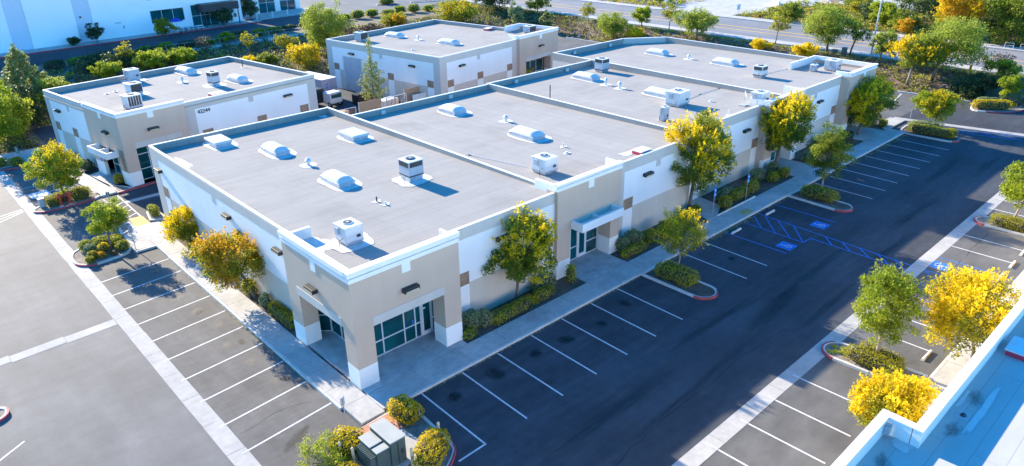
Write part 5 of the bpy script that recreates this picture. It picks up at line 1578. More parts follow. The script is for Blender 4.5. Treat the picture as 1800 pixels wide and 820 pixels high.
bg("dark leafy tree between the left edge pair and building 42244", -1.6, 72.0, 6.0, 5.2, 0.2, 0.3, 'leaf_dark', 4600, 0.30, clus=60)
bg("pale tree in front of the tall pine", 3.2, 76.0, 5.6, 4.6, 0.2, 0.3, 'leaf_pepper', 4200, 0.28, clus=60)
bg("bright green bush, left of two behind the long roof of building 42244", 18.8, 86.6, 5.1, 2.6, 0.2, 0, 'leaf_lime', 2400)
bg("bright green bush, right of two behind the long roof of building 42244", 23.4, 87.2, 5.3, 2.2, 0.2, -0.2, 'leaf_lime', 2400)
bg("thin sparse yellow tree on the left slope", 16.2, 89.7, 2.7, 3.7, 1.0, 0, 'leaf_olive', 500, 0.26, None, tr=0.06)
bg("sparse straggly tree above the concrete ditch, leftmost", 28.3, 90.9, 2.8, 3.0, 0.6, 0, 'leaf_dry', 420, 0.24, None, tr=0.05)
bg("sparse straggly tree above the concrete ditch, middle", 34.5, 88.7, 2.8, 3.2, 0.6, 0.4, 'leaf_olive', 520, 0.24, None, tr=0.05)
bg("sparse straggly tree above the concrete ditch, rightmost", 39.3, 85.2, 4.0, 3.0, 0.7, 0.1, 'leaf_olive', 900, 0.24, None, tr=0.05)
bg("small lime bush at the top of the concrete ditch", 35.2, 98.1, 2.8, 1.8, 0.2, 0, 'leaf_lime', 800)
bg("dark blue-green bush mass left on the slope", 13.0, 90.5, 7.5, 2.0, 0.2, 0, 'leaf_dark', 3200, 0.32, clus=50)
bg("second dark blue-green bush on the left slope", 20.0, 91.0, 6.0, 1.7, 0.2, 0, 'leaf_dark', 2600, 0.32, clus=44)
bg("green bush on the slope left of the pepper tree", 33.5, 79.5, 3.6, 2.2, 0.2, 0, 'leaf_green', 1400)
bg("olive yellow bush by the gap between the rear buildings", 31.0, 80.5, 2.8, 1.8, 0.2, 0, 'leaf_gold', 900)
# right bank and street
bg("feathery yellow-green tree on the bank, left of the street tree row", 89.5, 56.6, 6.4, 5.6, 0.7, -0.3, 'leaf_pepper', 3600, 0.28, clus=55, droop=0.5)
bg("small rounded street tree second in the row", 95.2, 54.7, 4.0, 4.0, 0.9, 0, 'leaf_lime', 2000, 0.28)
bg("thin brownish street tree third in the row", 96.5, 49.5, 3.9, 4.8, 1.9, 0.3, 'leaf_olive', 900, 0.26, tr=0.08)
bg("broad feathery tree with dark trunk fourth in the street row", 94.3, 42.1, 7.4, 5.0, 0.6, -0.2, 'leaf_pepper', 4200, 0.28, clus=60, droop=0.4)
bg("thin reddish young tree between the broad street trees", 97.2, 29.1, 3.5, 4.5, 2.0, 0.5, 'leaf_olive', 700, 0.26, tr=0.08)
bg("big round feathery street tree left of the light pole", 96.5, 20.1, 7.2, 7.3, 1.2, -0.4, 'leaf_pepper', 5600, 0.28, clus=80, droop=0.4, tr=0.2)
bg("leaning sparse dark tree touching the light pole", 95.0, 16.0, 3.4, 5.8, 2.1, 1.0, 'leaf_green', 900, 0.26, bark='bark_dark')
bg("slender green tree right of the light pole", 94.0, 11.3, 4.2, 5.0, 0.9, 0.5, 'leaf_pepper', 1900, 0.28)
bg("very wide feathery tree behind the golden street tree", 91.9, 3.4, 9.4, 8.0, 2.0, 1.9, 'leaf_pepper', 6200, 0.28, clus=90, droop=0.5, tr=0.22)
bg("golden flowered tree at the far parking edge", 90.2, 5.7, 7.4, 6.6, 2.0, 0.6, 'leaf_green', 3600, 0.28, (150, 3600), 'leaf_gold', tr=0.14, bark='bark_pale')
bg("bare thin tree on the verge at the right", 98.3, -2.6, 2.7, 2.9, 0.9, 0.4, 'leaf_dry', 260, 0.22, tr=0.06)
bg("small yellow-green tree in the curved island across the far aisle", 88.6, -6.0, 3.0, 4.0, 1.4, 0.6, 'leaf_lime', 1300, 0.26, tr=0.06)
bg("golden bush against the rear wall of the yard building", 55.2, 46.2, 4.2, 2.3, 0.2, 0.3, 'leaf_gold', 2200, 0.22)
bg("golden bush on the bank below the street tree row", 90.5, 52.8, 4.0, 2.2, 0.2, 0.5, 'leaf_gold', 1400, 0.26)
bg("golden bush behind the far roof parapet, near the pole", 92.5, 21.8, 4.3, 2.2, 0.2, 0.3, 'leaf_gold', 1600, 0.26)
bg("golden bush behind the far roof parapet, left one", 92.4, 29.2, 3.3, 2.2, 0.2, 0, 'leaf_gold', 1200, 0.26)
bg("dark leafless bush at the curved island bank", 90.5, -3.0, 4.6, 2.5, 0.2, 0, 'leaf_dark', 1500, 0.28)
bg("dark rust bush below the bank at the right", 88.9, -1.6, 3.4, 2.0, 0.2, 0.2, 'leaf_dark', 1200, 0.28)
bg("round dark green bush on the right verge", 95.0, -4.0, 4.4, 2.4, 0.2, 0, 'leaf_hedge', 1600, 0.28)
bg("olive bush behind the rear middle roof, left", 65.6, 92.1, 6.1, 2.4, 0.2, 0.3, 'leaf_olive', 1700, 0.3)
bg("amber bush behind the rear middle roof", 64.5, 88.5, 2.8, 2.9, 0.2, 0.1, 'leaf_amber', 1200, 0.26)
bg("broad green and gold bush behind the rear middle roof", 77.8, 87.0, 9.2, 4.0, 0.2, 0, 'leaf_olive', 4200, 0.3, (60, 1200), 'leaf_hedge_gold', clus=60)
bg("dense dark tree at the top beyond the rear middle roof", 92.0, 92.0, 8.5, 6.5, 0.2, -0.3, 'leaf_dark', 4600, 0.32, clus=60)
bg("weeping grey-green tree beside the dense dark tree", 87.7, 80.0, 3.4, 4.6, 0.2, -0.4, 'leaf_bluegreen', 1900, 0.26, droop=0.8)
bg("pale conifer-like tree by the street corner", 88.3, 72.5, 2.8, 4.4, 0.2, 0, 'leaf_pine', 1900, 0.26)
bg("green tree beside the street near the top centre", 96.8, 83.5, 5.6, 4.4, 0.2, 0, 'leaf_green', 2400, 0.3)
bg("sparse yellow tree on the street verge near the top centre", 95.0, 67.5, 3.4, 3.4, 0.6, -0.3, 'leaf_olive', 700, 0.26, tr=0.05)
bg("olive bush at the foot of the rear middle building", 66.0, 50.5, 3.0, 2.0, 0.2, 0, 'leaf_lime', 1100, 0.22)
bg("rusty brown bush between the pepper tree and the rear roof", 57.0, 86.0, 4.6, 2.4, 0.2, 0, 'leaf_dry', 1700, 0.28)
bg("tangled grey bush right of the pepper tree", 52.0, 87.0, 6.0, 3.6, 0.2, 0, 'leaf_dry', 1500, 0.24)
bg("small green bush on the slope behind the rear middle roof", 70.0, 82.0, 4.0, 1.8, 0.2, 0, 'leaf_lime', 1300, 0.26)
# across the street
bg("clipped mound of green shrub across the street beside the entry sign", 118.9, 37.4, 4.8, 3.8, 0.2, -0.5, 'leaf_green', 2200, 0.3)
bg("golden tree across the street at the top right", 120.7, 9.8, 7.4, 8.6, 2.2, -0.2, 'leaf_amber', 4200, 0.32, (110, 2600), 'leaf_gold', clus=55)
bg("tall green tree across the street at the top right corner", 121.8, 1.5, 8.6, 10.5, 0.8, -0.4, 'leaf_green', 6200, 0.32, (60, 1600), 'leaf_lime', clus=80)
bg("tall green tree across the street beyond the right edge", 120.5, -6.5, 7.0, 9.6, 0.8, 0, 'leaf_green', 4200, 0.34, clus=60)
bg("olive green bush across the street, left of the golden tree", 123.7, 18.9, 5.4, 3.6, 0.2, -0.5, 'leaf_green', 2000, 0.32)
bg("wide dark bush across the street near the light pole top", 129.9, 26.3, 7.0, 4.0, 0.2, 0, 'leaf_dark', 2600, 0.34)
bg("rusty orange bush across the street behind the wide feathery tree", 119.6, 17.8, 3.2, 2.8, 0.4, 0.4, 'leaf_amber', 1200, 0.28)
bg("dark tree behind the tall street trees, left one", 133.0, 17.0, 9.0, 6.0, 0.2, 0, 'leaf_dark', 3600, 0.36)
bg("dark tree behind the tall street trees, middle one", 131.0, 6.0, 9.0, 6.5, 0.2, 0, 'leaf_dark', 3600, 0.36)
bg("dark tree behind the tall street trees, right one", 128.0, -4.0, 9.0, 6.5, 0.2, 0, 'leaf_dark', 3600, 0.36)
bg("green tree high behind the street at the top", 143.0, 36.0, 7.0, 5.0, 0.6, 0, 'leaf_green', 2400, 0.34)
bg("second green tree high behind the street at the top", 147.0, 27.0, 8.0, 5.6, 0.6, 0, 'leaf_green', 2800, 0.34)
bg("third green tree high behind the street at the top", 150.0, 15.0, 9.0, 6.0, 0.6, 0, 'leaf_green', 2800, 0.34)
bg("lime shrub on the planted verge across the street", 127.0, 74.0, 3.6, 1.6, 0.2, 0, 'leaf_lime', 900, 0.28)
bg("olive shrub on the planted verge across the street", 129.0, 80.0, 3.0, 1.4, 0.2, 0, 'leaf_olive', 800, 0.28)
for k, (x, y, w, h_, mt) in enumerate(((124.5, 12.0, 6.5, 5.0, 'leaf_pepper'), (126.5, 24.0, 6.0, 4.6, 'leaf_lime'), (137.0, 9.0, 8.5, 7.5, 'leaf_pepper'), (138.0, 0.0, 9.0, 8.5, 'leaf_lime'), (140.0, 20.0, 8.0, 6.4, 'leaf_pepper'),
        (134.0, 31.0, 5.5, 4.0, 'leaf_olive'), (126.0, -11.0, 8.0, 8.0, 'leaf_pepper'), (136.0, -8.0, 9.0, 9.0, 'leaf_pepper'), (152.0, 4.0, 10.0, 8.0, 'leaf_green'), (126.0, 33.0, 4.0, 2.4, 'leaf_lime'))):
    bg(["feathery tree right behind the rusty bush across the street", "lime tree just right of the light pole top across the street", "feathery tree behind the golden tree across the street",
        "tall lime tree between the two tallest trees across the street", "feathery tree high above the light pole across the street", "low olive tree left of the light pole top across the street",
        "feathery tree hanging over the right edge across the street", "tallest feathery tree in the top right corner behind the street", "broad dark green tree on the skyline at the top right", "small lime shrub across the street beside the clipped mound"][k], x, y, w, h_, 0.6, 0, mt, 2600, 0.32)
# beside the big white building
bg("round dark shrub alone against the white building", 15.3, 114.3, 2.0, 1.5, 0.2, 0, 'leaf_dark', 700, 0.26)
bg("small dark tree against the white building", 18.9, 114.2, 3.0, 3.4, 0.6, -0.1, 'leaf_dark', 1100, 0.28, tr=0.07)
bg("tree in front of the windows of the white building", 29.6, 110.6, 4.3, 3.8, 0.6, -0.3, 'leaf_olive', 1500, 0.28, tr=0.09)
bg("dark purple-leaved tree by the entrance of the white building", 42.5, 116.2, 4.8, 3.6, 0.8, 0.2, 'leaf_dark', 1500, 0.3, tr=0.09)
bg("dark tree left of the patterned paving", 50.0, 121.0, 4.4, 4.0, 0.6, 0, 'leaf_dark', 1300, 0.3, tr=0.09)
for k in range(14):
    xx = 8.0 + k * 3.45
    yy = 96.0 + k * 0.55 + 0.4 * math.sin(k * 1.7)
    ordn = ["first", "second", "third", "fourth", "fifth", "sixth", "seventh", "eighth", "ninth", "tenth", "eleventh", "twelfth", "thirteenth", "fourteenth"][k]
    B("%s bush from the left in the hedge row along the far blue-shaded drive" % ordn, xx, yy, 2.9 + 0.5 * math.sin(k * 2.3), 1.8, 0.95 + 0.2 * math.cos(k * 1.3), R_(8), mat='leaf_hedge' if k % 3 else 'leaf_dark', z0=terrain_z(xx, yy), leaf=0.24, dens=1.3, group="far hedge row")
for k in range(9):
    xx = 56.0 + k * 3.3
    yy = 106.0 + 0.4 * math.sin(k * 2.2) - k * 0.35
    ordn = ["first", "second", "third", "fourth", "fifth", "sixth", "seventh", "eighth", "ninth"][k]
    B("%s bush from the left in the hedge row below the pale far car park" % ordn, xx, yy, 2.7, 1.9, 1.4 + 0.25 * math.cos(k * 1.9), R_(-6), mat='leaf_hedge' if k % 2 else 'leaf_lime', z0=2.0, leaf=0.26, dens=1.3, group="far car park hedge row")

# ------------------------------------------------------------------ transformer and bollards
tf = tag(empty("electrical_transformer", (-2.9, -6.1, 0.16), 0), "green pad-mounted electrical transformer with pale lids on the corner island", "transformer")
MB().box(-0.2, 2.5, -0.25, 2.5, -0.1, 0.0).build("concrete_pad", 'concrete_walk', tf)
MB().box(0.75, 1.55, 0.0, 1.75, 0.001, 1.42).build("cabinet", 'transformer_green', tf, bevel=0.02)
MB().box(0.72, 1.58, -0.03, 1.78, 1.421, 1.47).build("lid", 'transformer_top', tf, bevel=0.015)
MB().box(0.05, 0.74, 0.10, 1.62, 0.001, 1.20).build("cabinet", 'transformer_green', tf, bevel=0.02)
MB().box(0.02, 0.715, 0.65, 1.65, 1.201, 1.245).build("lid", 'transformer_top', tf, bevel=0.015)
MB().box(0.02, 0.715, 0.07, 0.50, 1.201, 1.245).build("lid", 'transformer_top', tf, bevel=0.015)
for k in range(11):
    MB().box(-0.24, 0.045, 0.22 + 0.115 * k, 0.27 + 0.115 * k, 0.15, 1.02).build("cooling_fin", 'transformer_green', tf)
MB().box(1.10, 1.14, -0.02, 0.0, 0.1, 1.3).build("door_seam", 'metal_dark', tf)
MB().box(1.3, 1.36, -0.05, 0.0, 0.6, 0.8).build("handle", 'metal_dark', tf)
MB().prism([(-2.0, -2.62), (-0.1, -2.62), (-0.1, -4.0), (-0.9, -4.0), (-0.9, -3.55), (-2.0, -3.55)], -0.05, 0.155).build("brick_apron", 'brick_paving', walk_l)
MB().prism([(-0.35, -3.4), (0.0, -5.9), (-0.6, -6.3), (-1.35, -6.3), (-1.3, -3.9)], -0.05, 0.15).build("concrete_apron", 'concrete_walk', walk_l)
for k, (x, y, lb) in enumerate(((-3.55, -3.85, "cream steel bollard in front of the golden bush"), (-3.3, -4.6, "cream steel bollard at the left front of the transformer"), (0.47, -3.95, "cream steel bollard beside the half lit bush"),
                                (0.67, -5.95, "cream steel bollard nearest the red kerb"), (-1.35, -6.55, "cream steel bollard in front of the transformer at the bottom edge"))):
    o = MB().cyl(0, 0, -0.05, 1.0, 0.075, n=14).cyl(0, 0, 1.0, 1.06, 0.075, 0.03, n=14).build("bollard", 'bollard', None, smooth=False)
    o.location = (x, y, 0.1)
    tag(o, lb, "bollard", "bollards guarding the transformer")

# ------------------------------------------------------------------ wheel stops
def wheel_stop(label, x, y, yellow=False, rz=0.0):
    t = empty("wheel_stop", (x, y, 0.003), rz)
    tag(t, label, "wheel stop", "concrete wheel stops")
    MB().frustum(-0.68, 0.68, -0.09, 0.09, 0, 0.14, 0.03).build("block", 'wheel_stop', t, bevel=0.01)
    if yellow:
        MB().box(-0.25, 0.6, -0.0955, -0.0905, 0.02, 0.09).build("yellow_face", 'paint_yellow', t)
wheel_stop("concrete wheel stop in the left blue accessible bay before the building", 32.55, -3.1)
wheel_stop("concrete wheel stop in the right blue accessible bay before the building", 37.8, -3.12)
wheel_stop("yellow faced wheel stop beside the right hand hedge island", 25.25, -19.8, True)
wheel_stop("wheel stop under the golden tree at the right hand blue bay", 38.7, -19.82, True)
wheel_stop("wheel stop next to the right hand blue bay", 41.4, -19.83, True)
wheel_stop("wheel stop farthest right in the right hand row", 44.1, -19.8, True)

# ------------------------------------------------------------------ signs
def sign(label, x, y, z, h_, mats, w=0.32, face=A0, pole='galvanised'):
    t = empty("parking_sign", (x, y, z), face)
    tag(t, label, "sign", "post mounted signs")
    MB().cyl(0, 0, -0.1, h_, 0.03, n=8).build("post", pole, t)
    zz = h_
    for m_, ph in mats:
        p_ = MB().box(-w / 2, w / 2, -0.045, -0.032, zz - ph, zz).build("plate", m_, t)
        if m_ == 'sign_blue':
            MB().box(-w * 0.22, w * 0.22, -0.05, -0.0455, zz - ph * 0.65, zz - ph * 0.30).build("symbol", 'text_white', p_)
        zz -= ph + 0.03
sign("left blue accessible parking sign on a post before the building", 34.0, 0.0, 0.1, 2.35, (('sign_blue', 0.42), ('sign_blue', 0.3)))
sign("right blue accessible parking sign on a post before the building", 38.75, -0.25, 0.1, 2.35, (('sign_blue', 0.42), ('sign_blue', 0.3)))
sign("grey backed sign post at the corner of the left pavement", -2.25, -2.2, 0.1, 2.0, (('metal_grey', 0.5),), 0.3, R_(200))
sign("grey backed sign by the low island at the left", -2.95, 27.2, 0.1, 1.9, (('metal_grey', 0.55),), 0.35, R_(200))
sign("small green sign post beside the left hatching", -1.7, 37.6, 0.0, 1.5, (('sign_green', 0.4),), 0.28, R_(160))
sign("dark sign post on the far left walkway", -4.6, 57.9, 0.1, 1.5, (('sign_green', 0.7),), 0.35, R_(150))
sign("tall blue sign post behind the far roof corner", 80.5, 57.0, 0.0, 2.6, (('sign_blue', 0.6),), 0.45, R_(30))
sign("thin sign post at the far end island", 71.2, -1.7, 0.1, 2.2, (('metal_grey', 0.4),), 0.3)
sg = tag(empty("lawn_sign", (6.67, 0.1, 0.1)), "tiny blue security sign at the corner tower pier", "sign")
MB().cyl(0, 0, 0, 0.35, 0.01, n=6).build("stake", 'metal_grey', sg)
MB().box(-0.11, 0.11, -0.012, 0.0, 0.25, 0.5).build("plate", 'sign_blue', sg)

# ------------------------------------------------------------------ red fire pipes and small things in the left island
def fire_pipe(label, x, y):
    t = empty("fire_hydrant_pipe", (x, y, 0.1), R_(20))
    tag(t, label, "hydrant", "red fire department pipes")
    MB().tube([(0, 0, -0.05), (0, 0, 1.0)], [0.09, 0.09], 10).build("riser", 'red_paint', t)
    MB().cyl(0, 0, 1.0, 1.18, 0.13, 0.10, n=10).build("head", 'red_paint', t)
    MB().tube([(0, 0, 0.85), (-0.28, 0, 0.92)], [0.07, 0.08], 8).build("outlet", 'red_paint', t)
    MB().tube([(0, 0, 0.85), (0.28, 0, 0.92)], [0.07, 0.08], 8).build("outlet", 'red_paint', t)
    MB().cyl(0, 0, -0.02, 0.06, 0.16, n=12).build("flange", 'metal_white', t)
fire_pipe("red fire pipe on the left, in the red kerbed island", -4.75, 40.95)
fire_pipe("red fire pipe on the right, in the red kerbed island", -4.05, 40.95)
pt = tag(empty("utility_box", (-6.0, 42.0, 0.1)), "small grey utility box at the tip of the red kerbed island", "utility box")
MB().box(-0.22, 0.22, -0.18, 0.18, 0, 0.75).build("cabinet", 'metal_grey', pt, bevel=0.02)
MB().box(-0.24, 0.24, -0.2, 0.2, 0.751, 0.80).build("lid", 'metal_white', pt)

# ------------------------------------------------------------------ service yard
yard_cat = "fence"
fence = tag(empty("yard_fence", (25.2, 44.9, 0)), "pale steel frame fence with slatted gate behind the main building", "fence")
for k in range(3):
    MB().box(k * 1.3, k * 1.3 + 0.06, -0.03, 0.03, 0, 2.0).build("post", 'metal_white', fence)
MB().box(0, 2.66, -0.025, 0.025, 1.94, 2.0).build("rail", 'metal_white', fence)
for k in range(16):
    MB().box(0.1 + k * 0.16, 0.14 + k * 0.16, -0.012, 0.012, 0.15, 1.9).build("slat", 'rust', fence)
gate = tag(empty("yard_gate", (32.2, 45.0, 0), R_(3)), "steel frame yard gate with diagonal brace and dark slats", "gate")
for x in (0.0, 1.3, 3.1):
    MB().box(x, x + 0.07, -0.035, 0.035, 0, 2.25).build("post", 'metal_white', gate)
MB().box(0.0, 3.17, -0.03, 0.03, 2.18, 2.25).build("rail", 'metal_white', gate)
MB().box(0.0, 3.17, -0.03, 0.03, 0.2, 0.27).build("rail", 'metal_white', gate)
MB().tube([(1.35, 0, 0.25), (3.1, 0, 2.2)], [0.03, 0.03], 6).build("brace", 'metal_white', gate)
for k in range(14):
    MB().box(0.12 + k * 0.215, 0.17 + k * 0.215, -0.012, 0.012, 0.28, 2.16).build("slat", 'rust' if k % 3 else 'metal_dark', gate)
def sheet_board(label, x0, x1, y, h_, mat='plywood'):
    t = empty("plywood_panel", (x0, y, 0))
    tag(t, label, "plywood panel", "plywood panels of the yard gate")
    w = (x1 - x0)
    MB().box(0, w, -0.02, 0.02, 0.05, h_).build("sheet", mat, t)
    MB().box(-0.06, 0.0, -0.04, 0.04, 0, h_ + 0.05).build("post", 'metal_white', t)
    MB().box(w, w + 0.06, -0.04, 0.04, 0, h_ + 0.05).build("post", 'metal_white', t)
    return t
sheet_board("wide brown plywood panel beside the conifer trunk", 28.3, 31.4, 44.9, 2.4)
sheet_board("brown plywood panel near the corner of the rear middle building", 35.5, 38.0, 45.8, 2.55)
sheet_board("pale grey board leaning in front of the right plywood panel", 36.0, 38.2, 44.7, 1.95, 'board_white')
ct = tag(empty("cargo_container", (30.3, 57.0, 0), R_(8)), "dusty pink cargo container at the end of the service yard", "container")
MB().box(0, 2.4, 0, 6.0, 0.15, 2.75).build("body", 'container', ct, bevel=0.02)
MB().box(-0.02, 2.42, -0.02, 6.02, 2.751, 2.80).build("roof", 'board_white', ct)
for k in range(9):
    MB().box(0.12 + 0.26 * k, 0.20 + 0.26 * k, -0.035, 0.0, 0.2, 2.7).build("rib", 'container', ct)
for x in (0.9, 1.5):
    MB().cyl(x, -0.06, 0.2, 2.65, 0.02, n=6).build("lock_rod", 'metal_grey', ct)
MB().box(0.5, 0.95, -0.042, -0.037, 2.0, 2.15).build("marking", 'sign_blue', ct)
MB().box(0.6, 0.9, -0.042, -0.037, 1.55, 1.75).build("marking", 'sign_blue', ct)
tk = tag(empty("parked_truck", (29.1, 53.0, 0), R_(8)), "white truck cab with black box body parked in the service yard", "truck")
MB().box(0.0, 1.9, 0.0, 1.6, 0.5, 1.9).build("cab", 'metal_white', tk, bevel=0.12)
MB().box(0.15, 1.75, -0.02, 0.4, 1.2, 1.75).build("windscreen", 'glass', tk)
MB().box(-0.9, 0.4, 1.7, 4.2, 0.5, 2.3).build("box_body", 'black_plastic', tk, bevel=0.03)
for wx in (0.0, 1.65):
    for wy in (0.35, 3.2):
        w_ = MB().tube([(wx, wy, 0.38), (wx + 0.25, wy, 0.38)], [0.38, 0.38], 14).build("wheel", 'black_plastic', tk)
        MB().tube([(wx - 0.01, wy, 0.38), (wx + 0.26, wy, 0.38)], [0.18, 0.18], 10).build("rim", 'metal_grey', w_)
cdn = tag(empty("ground_condenser", (40.5, 49.0, 0), R_(8)), "brown ground condenser against the yard wall", "air conditioner")
MB().box(-0.45, 0.45, -0.45, 0.45, 0.0, 0.08).build("pad", 'concrete_walk', cdn)
MB().box(-0.38, 0.38, -0.38, 0.38, 0.081, 0.9).build("cabinet", 'rust', cdn, bevel=0.05)
MB().cyl(0, 0, 0.901, 0.93, 0.28, n=16).build("fan_guard", 'metal_dark', cdn)
bx_ = tag(empty("storage_bin", (32.3, 51.6, 0), R_(8)), "dark storage bin in the shadow of the service yard", "bin")
MB().box(0, 2.4, 0, 1.3, 0.05, 1.3).build("body", 'black_plastic', bx_, bevel=0.03)
MB().frustum(-0.05, 2.45, -0.05, 1.35, 1.301, 1.4, 0.05).build("lid", 'black_plastic', bx_)
tb = tag(empty("covered_pallet", (33.0, 46.6, 0), R_(8)), "pallet covered with white sheet inside the yard gate", "pallet")
MB().box(0, 2.4, 0, 1.5, 0.14, 1.35).build("load", 'board_white', tb, bevel=0.08)
for k in range(5):
    MB().box(0.0, 2.4, 0.02 + 0.32 * k, 0.16 + 0.32 * k, 0.0, 0.13).build("plank", 'plywood', tb)
wt = tag(empty("stacked_boards", (26.3, 47.0, 0), R_(8)), "stack of pale boards by the slatted yard fence", "boards")
for k in range(6):
    MB().box(-0.02 * k, 2.0 + 0.03 * (k % 3), 0.0, 1.0, 0.16 * k, 0.16 * k + 0.15).build("board", 'plywood' if k % 2 else 'board_white', wt)

# ------------------------------------------------------------------ street behind
zst = 2.0
street = struct(MB().sheet([(99.95, -150), (116.35, -150), (116.35, 300), (99.95, 300)], zst + 0.01).build("road", 'asphalt_street'))
for xx in (105.55, 105.75, 108.5, 108.7):
    MB().sheet([(xx - 0.08, -150), (xx + 0.08, -150), (xx + 0.08, 300), (xx - 0.08, 300)], zst + 0.016).build("yellow_line", 'paint_yellow', street)
sw1 = struct(empty("sidewalk"))
yy = -60.0
while yy < 160:
    MB().prism([(97.4, yy), (99.9, yy), (99.9, yy + 5.95), (97.4, yy + 5.95)], zst - 0.2, zst + 0.15).build("slab", 'concrete_walk', sw1)
    if not (55 < yy < 66):
        MB().prism([(116.4, yy), (119.2, yy), (119.2, yy + 5.95), (116.4, yy + 5.95)], zst - 0.2, zst + 0.15).build("slab", 'concrete_walk', sw1)
    yy += 6.0
verge = struct(MB().sheet([(95.6, -60), (97.35, -60), (97.35, 160), (95.6, 160)], zst + 0.012).build("grass_verge", surface("verge_grass", (0.10, 0.14, 0.03, 1), 0.95, ((2.0, 0.6, 1.4), (9.0, 0.6, 1.4)))))
drive = struct(MB().sheet([(116.4, 52), (150, 44), (175, 60), (150, 80), (116.4, 66)], zst + 0.02).build("driveway", 'concrete_walk'))
struct(MB().sheet([(119.3, -60), (260, -60), (260, 50), (150, 43), (119.3, 51)], zst + 0.012).build("planted_verge", 'soil'))
struct(MB().sheet([(119.3, 67), (150, 81), (260, 120), (260, 240), (119.3, 240)], zst + 0.014).build("planted_verge", 'soil_pale'))
struct(MB().sheet([(150, -10), (260, -10), (260, 60), (150, 43.5)], zst + 0.03).build("far_parking_lot", 'concrete_walk'))
# entry sign wall
ms = tag(empty("entry_sign", (139.5, 52.0, 2.0), R_(40)), "long low white entry sign across the street", "sign")
MB().box(-3.5, 3.5, -0.2, 0.2, 0, 1.3).build("panel", 'trim_white', ms)
MB().box(-3.1, 3.1, -0.215, -0.2, 0.55, 0.95).build("lettering_band", 'sign_blue', ms)
for k in range(13):
    MB().box(-2.9 + 0.45 * k, -2.65 + 0.45 * k, -0.23, -0.216, 0.62, 0.88).build("letter", 'text_white', ms)
for lb, x, y in (("white sign post left of the driveway across the street", 122.5, 69.0), ("white sign board by the driveway across the street", 125.0, 70.5), ("white sign post right of the driveway across the street", 121.5, 50.5)):
    t = tag(empty("street_sign", (x, y, 2.0)), lb, "sign", "signs across the street")
    MB().cyl(0, 0, 0, 1.8, 0.06, n=6).build("post", 'metal_white', t)
    MB().box(-0.6, 0.6, -0.05, 0.05, 1.0, 2.1).build("plate", 'trim_white', t)
lp = tag(empty("light_pole", (95.8, 13.2, 2.0)), "tall pale light pole on the street verge at the upper right", "light pole")
MB().cyl(0, 0, -0.2, 11.0, 0.13, 0.08, n=10).build("pole", 'galvanised', lp)
MB().tube([(0, 0, 10.9), (1.2, 0, 11.4), (2.4, 0, 11.5)], [0.06, 0.05, 0.04], 6).build("arm", 'galvanised', lp)
MB().box(2.2, 3.0, -0.15, 0.15, 11.42, 11.58).build("luminaire", 'metal_grey', lp)
hy = tag(empty("fire_hydrant", (96.6, 0.2, 2.0)), "yellow fire hydrant on the street verge", "hydrant")
MB().cyl(0, 0, 0, 0.75, 0.16, n=10).build("barrel", 'paint_yellow', hy)
MB().cyl(0, 0, 0.75, 0.95, 0.18, 0.05, n=10).build("bonnet", 'paint_yellow', hy)
MB().tube([(-0.3, 0, 0.55), (0.3, 0, 0.55)], [0.08, 0.08], 8).build("nozzle", 'paint_yellow', hy)
for lb, x, y, h_ in (("green utility cabinet on the verge behind the far roof, tall one", 95.4, 17.0, 1.2), ("green utility box on the verge behind the far roof, low one", 95.2, 18.4, 0.8)):
    t = tag(empty("utility_box", (x, y, 2.0)), lb, "utility box", "green utility boxes on the verge")
    MB().box(-0.35, 0.35, -0.3, 0.3, 0, h_).build("cabinet", 'transformer_green', t, bevel=0.03)
    MB().box(-0.38, 0.38, -0.33, 0.33, h_ + 0.001, h_ + 0.05).build("lid", 'transformer_green', t)
for lb, y in (("left grey bicycle rack across the street", 1.2), ("right grey bicycle rack across the street", -0.9)):
    t = tag(empty("bicycle_rack", (117.5, y, 2.15)), lb, "bicycle rack", "bicycle racks across the street")
    MB().tube([(0, -0.6, 0), (0, -0.6, 0.8), (0, 0.6, 0.8), (0, 0.6, 0)], [0.05] * 4, 6).build("hoop", 'metal_grey', t)
    MB().tube([(0, -0.6, 0.4), (0, 0.6, 0.4)], [0.04] * 2, 6).build("bar", 'metal_grey', t)
# kerb behind the far aisle
fk = struct(empty("kerb_line"))
for a, b in (((87.0, 66), (87.0, 5.2)), ((87.0, 5.2), (87.9, -3.0))):
    L = math.hypot(b[0] - a[0], b[1] - a[1])
    nx, ny = -(b[1] - a[1]) / L * 0.1, (b[0] - a[0]) / L * 0.1
    MB().prism([(a[0] - nx, a[1] - ny), (b[0] - nx, b[1] - ny), (b[0] + nx, b[1] + ny), (a[0] + nx, a[1] + ny)], -0.05, KH).build("kerb", 'kerb', fk)

# ------------------------------------------------------------------ far white building and its drive
A5 = R_(5.0)
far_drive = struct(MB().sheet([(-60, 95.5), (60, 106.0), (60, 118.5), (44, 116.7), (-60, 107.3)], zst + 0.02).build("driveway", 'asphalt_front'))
M['far_red'] = surface("far_red", (0.62, 0.06, 0.07, 1), 0.7, ((1.0, 0.85, 1.1),))
fw = struct(empty("sidewalk", (4.0, 111.6, 2.0), A5))
for k in range(-8, 16):
    MB().box(k * 2.9, k * 2.9 + 2.88, 0.2, 4.2, -0.1, 0.15).build("slab", 'concrete_walk', fw)
    MB().box(k * 2.9, k * 2.9 + 2.88, -0.2, 0.19, -0.1, 0.155).build("kerb", M['far_red'], fw)
M['wall_bright'] = surface("wall_bright", (0.92, 0.90, 0.87, 1), 0.85, ((0.3, 0.96, 1.02),))
wbd = tag(empty("warehouse_building", (5.0, 115.5, 2.0), A5), "large white warehouse in shade at the upper left", "building")
MB().box(-40, 43, 0.3, 40, 0, 13).build("wall", 'wall_bright', wbd)
ed = [(-40, -9.0), (-6.4, 1.7), (4.5, 11.9), (14.6, 24.3)]
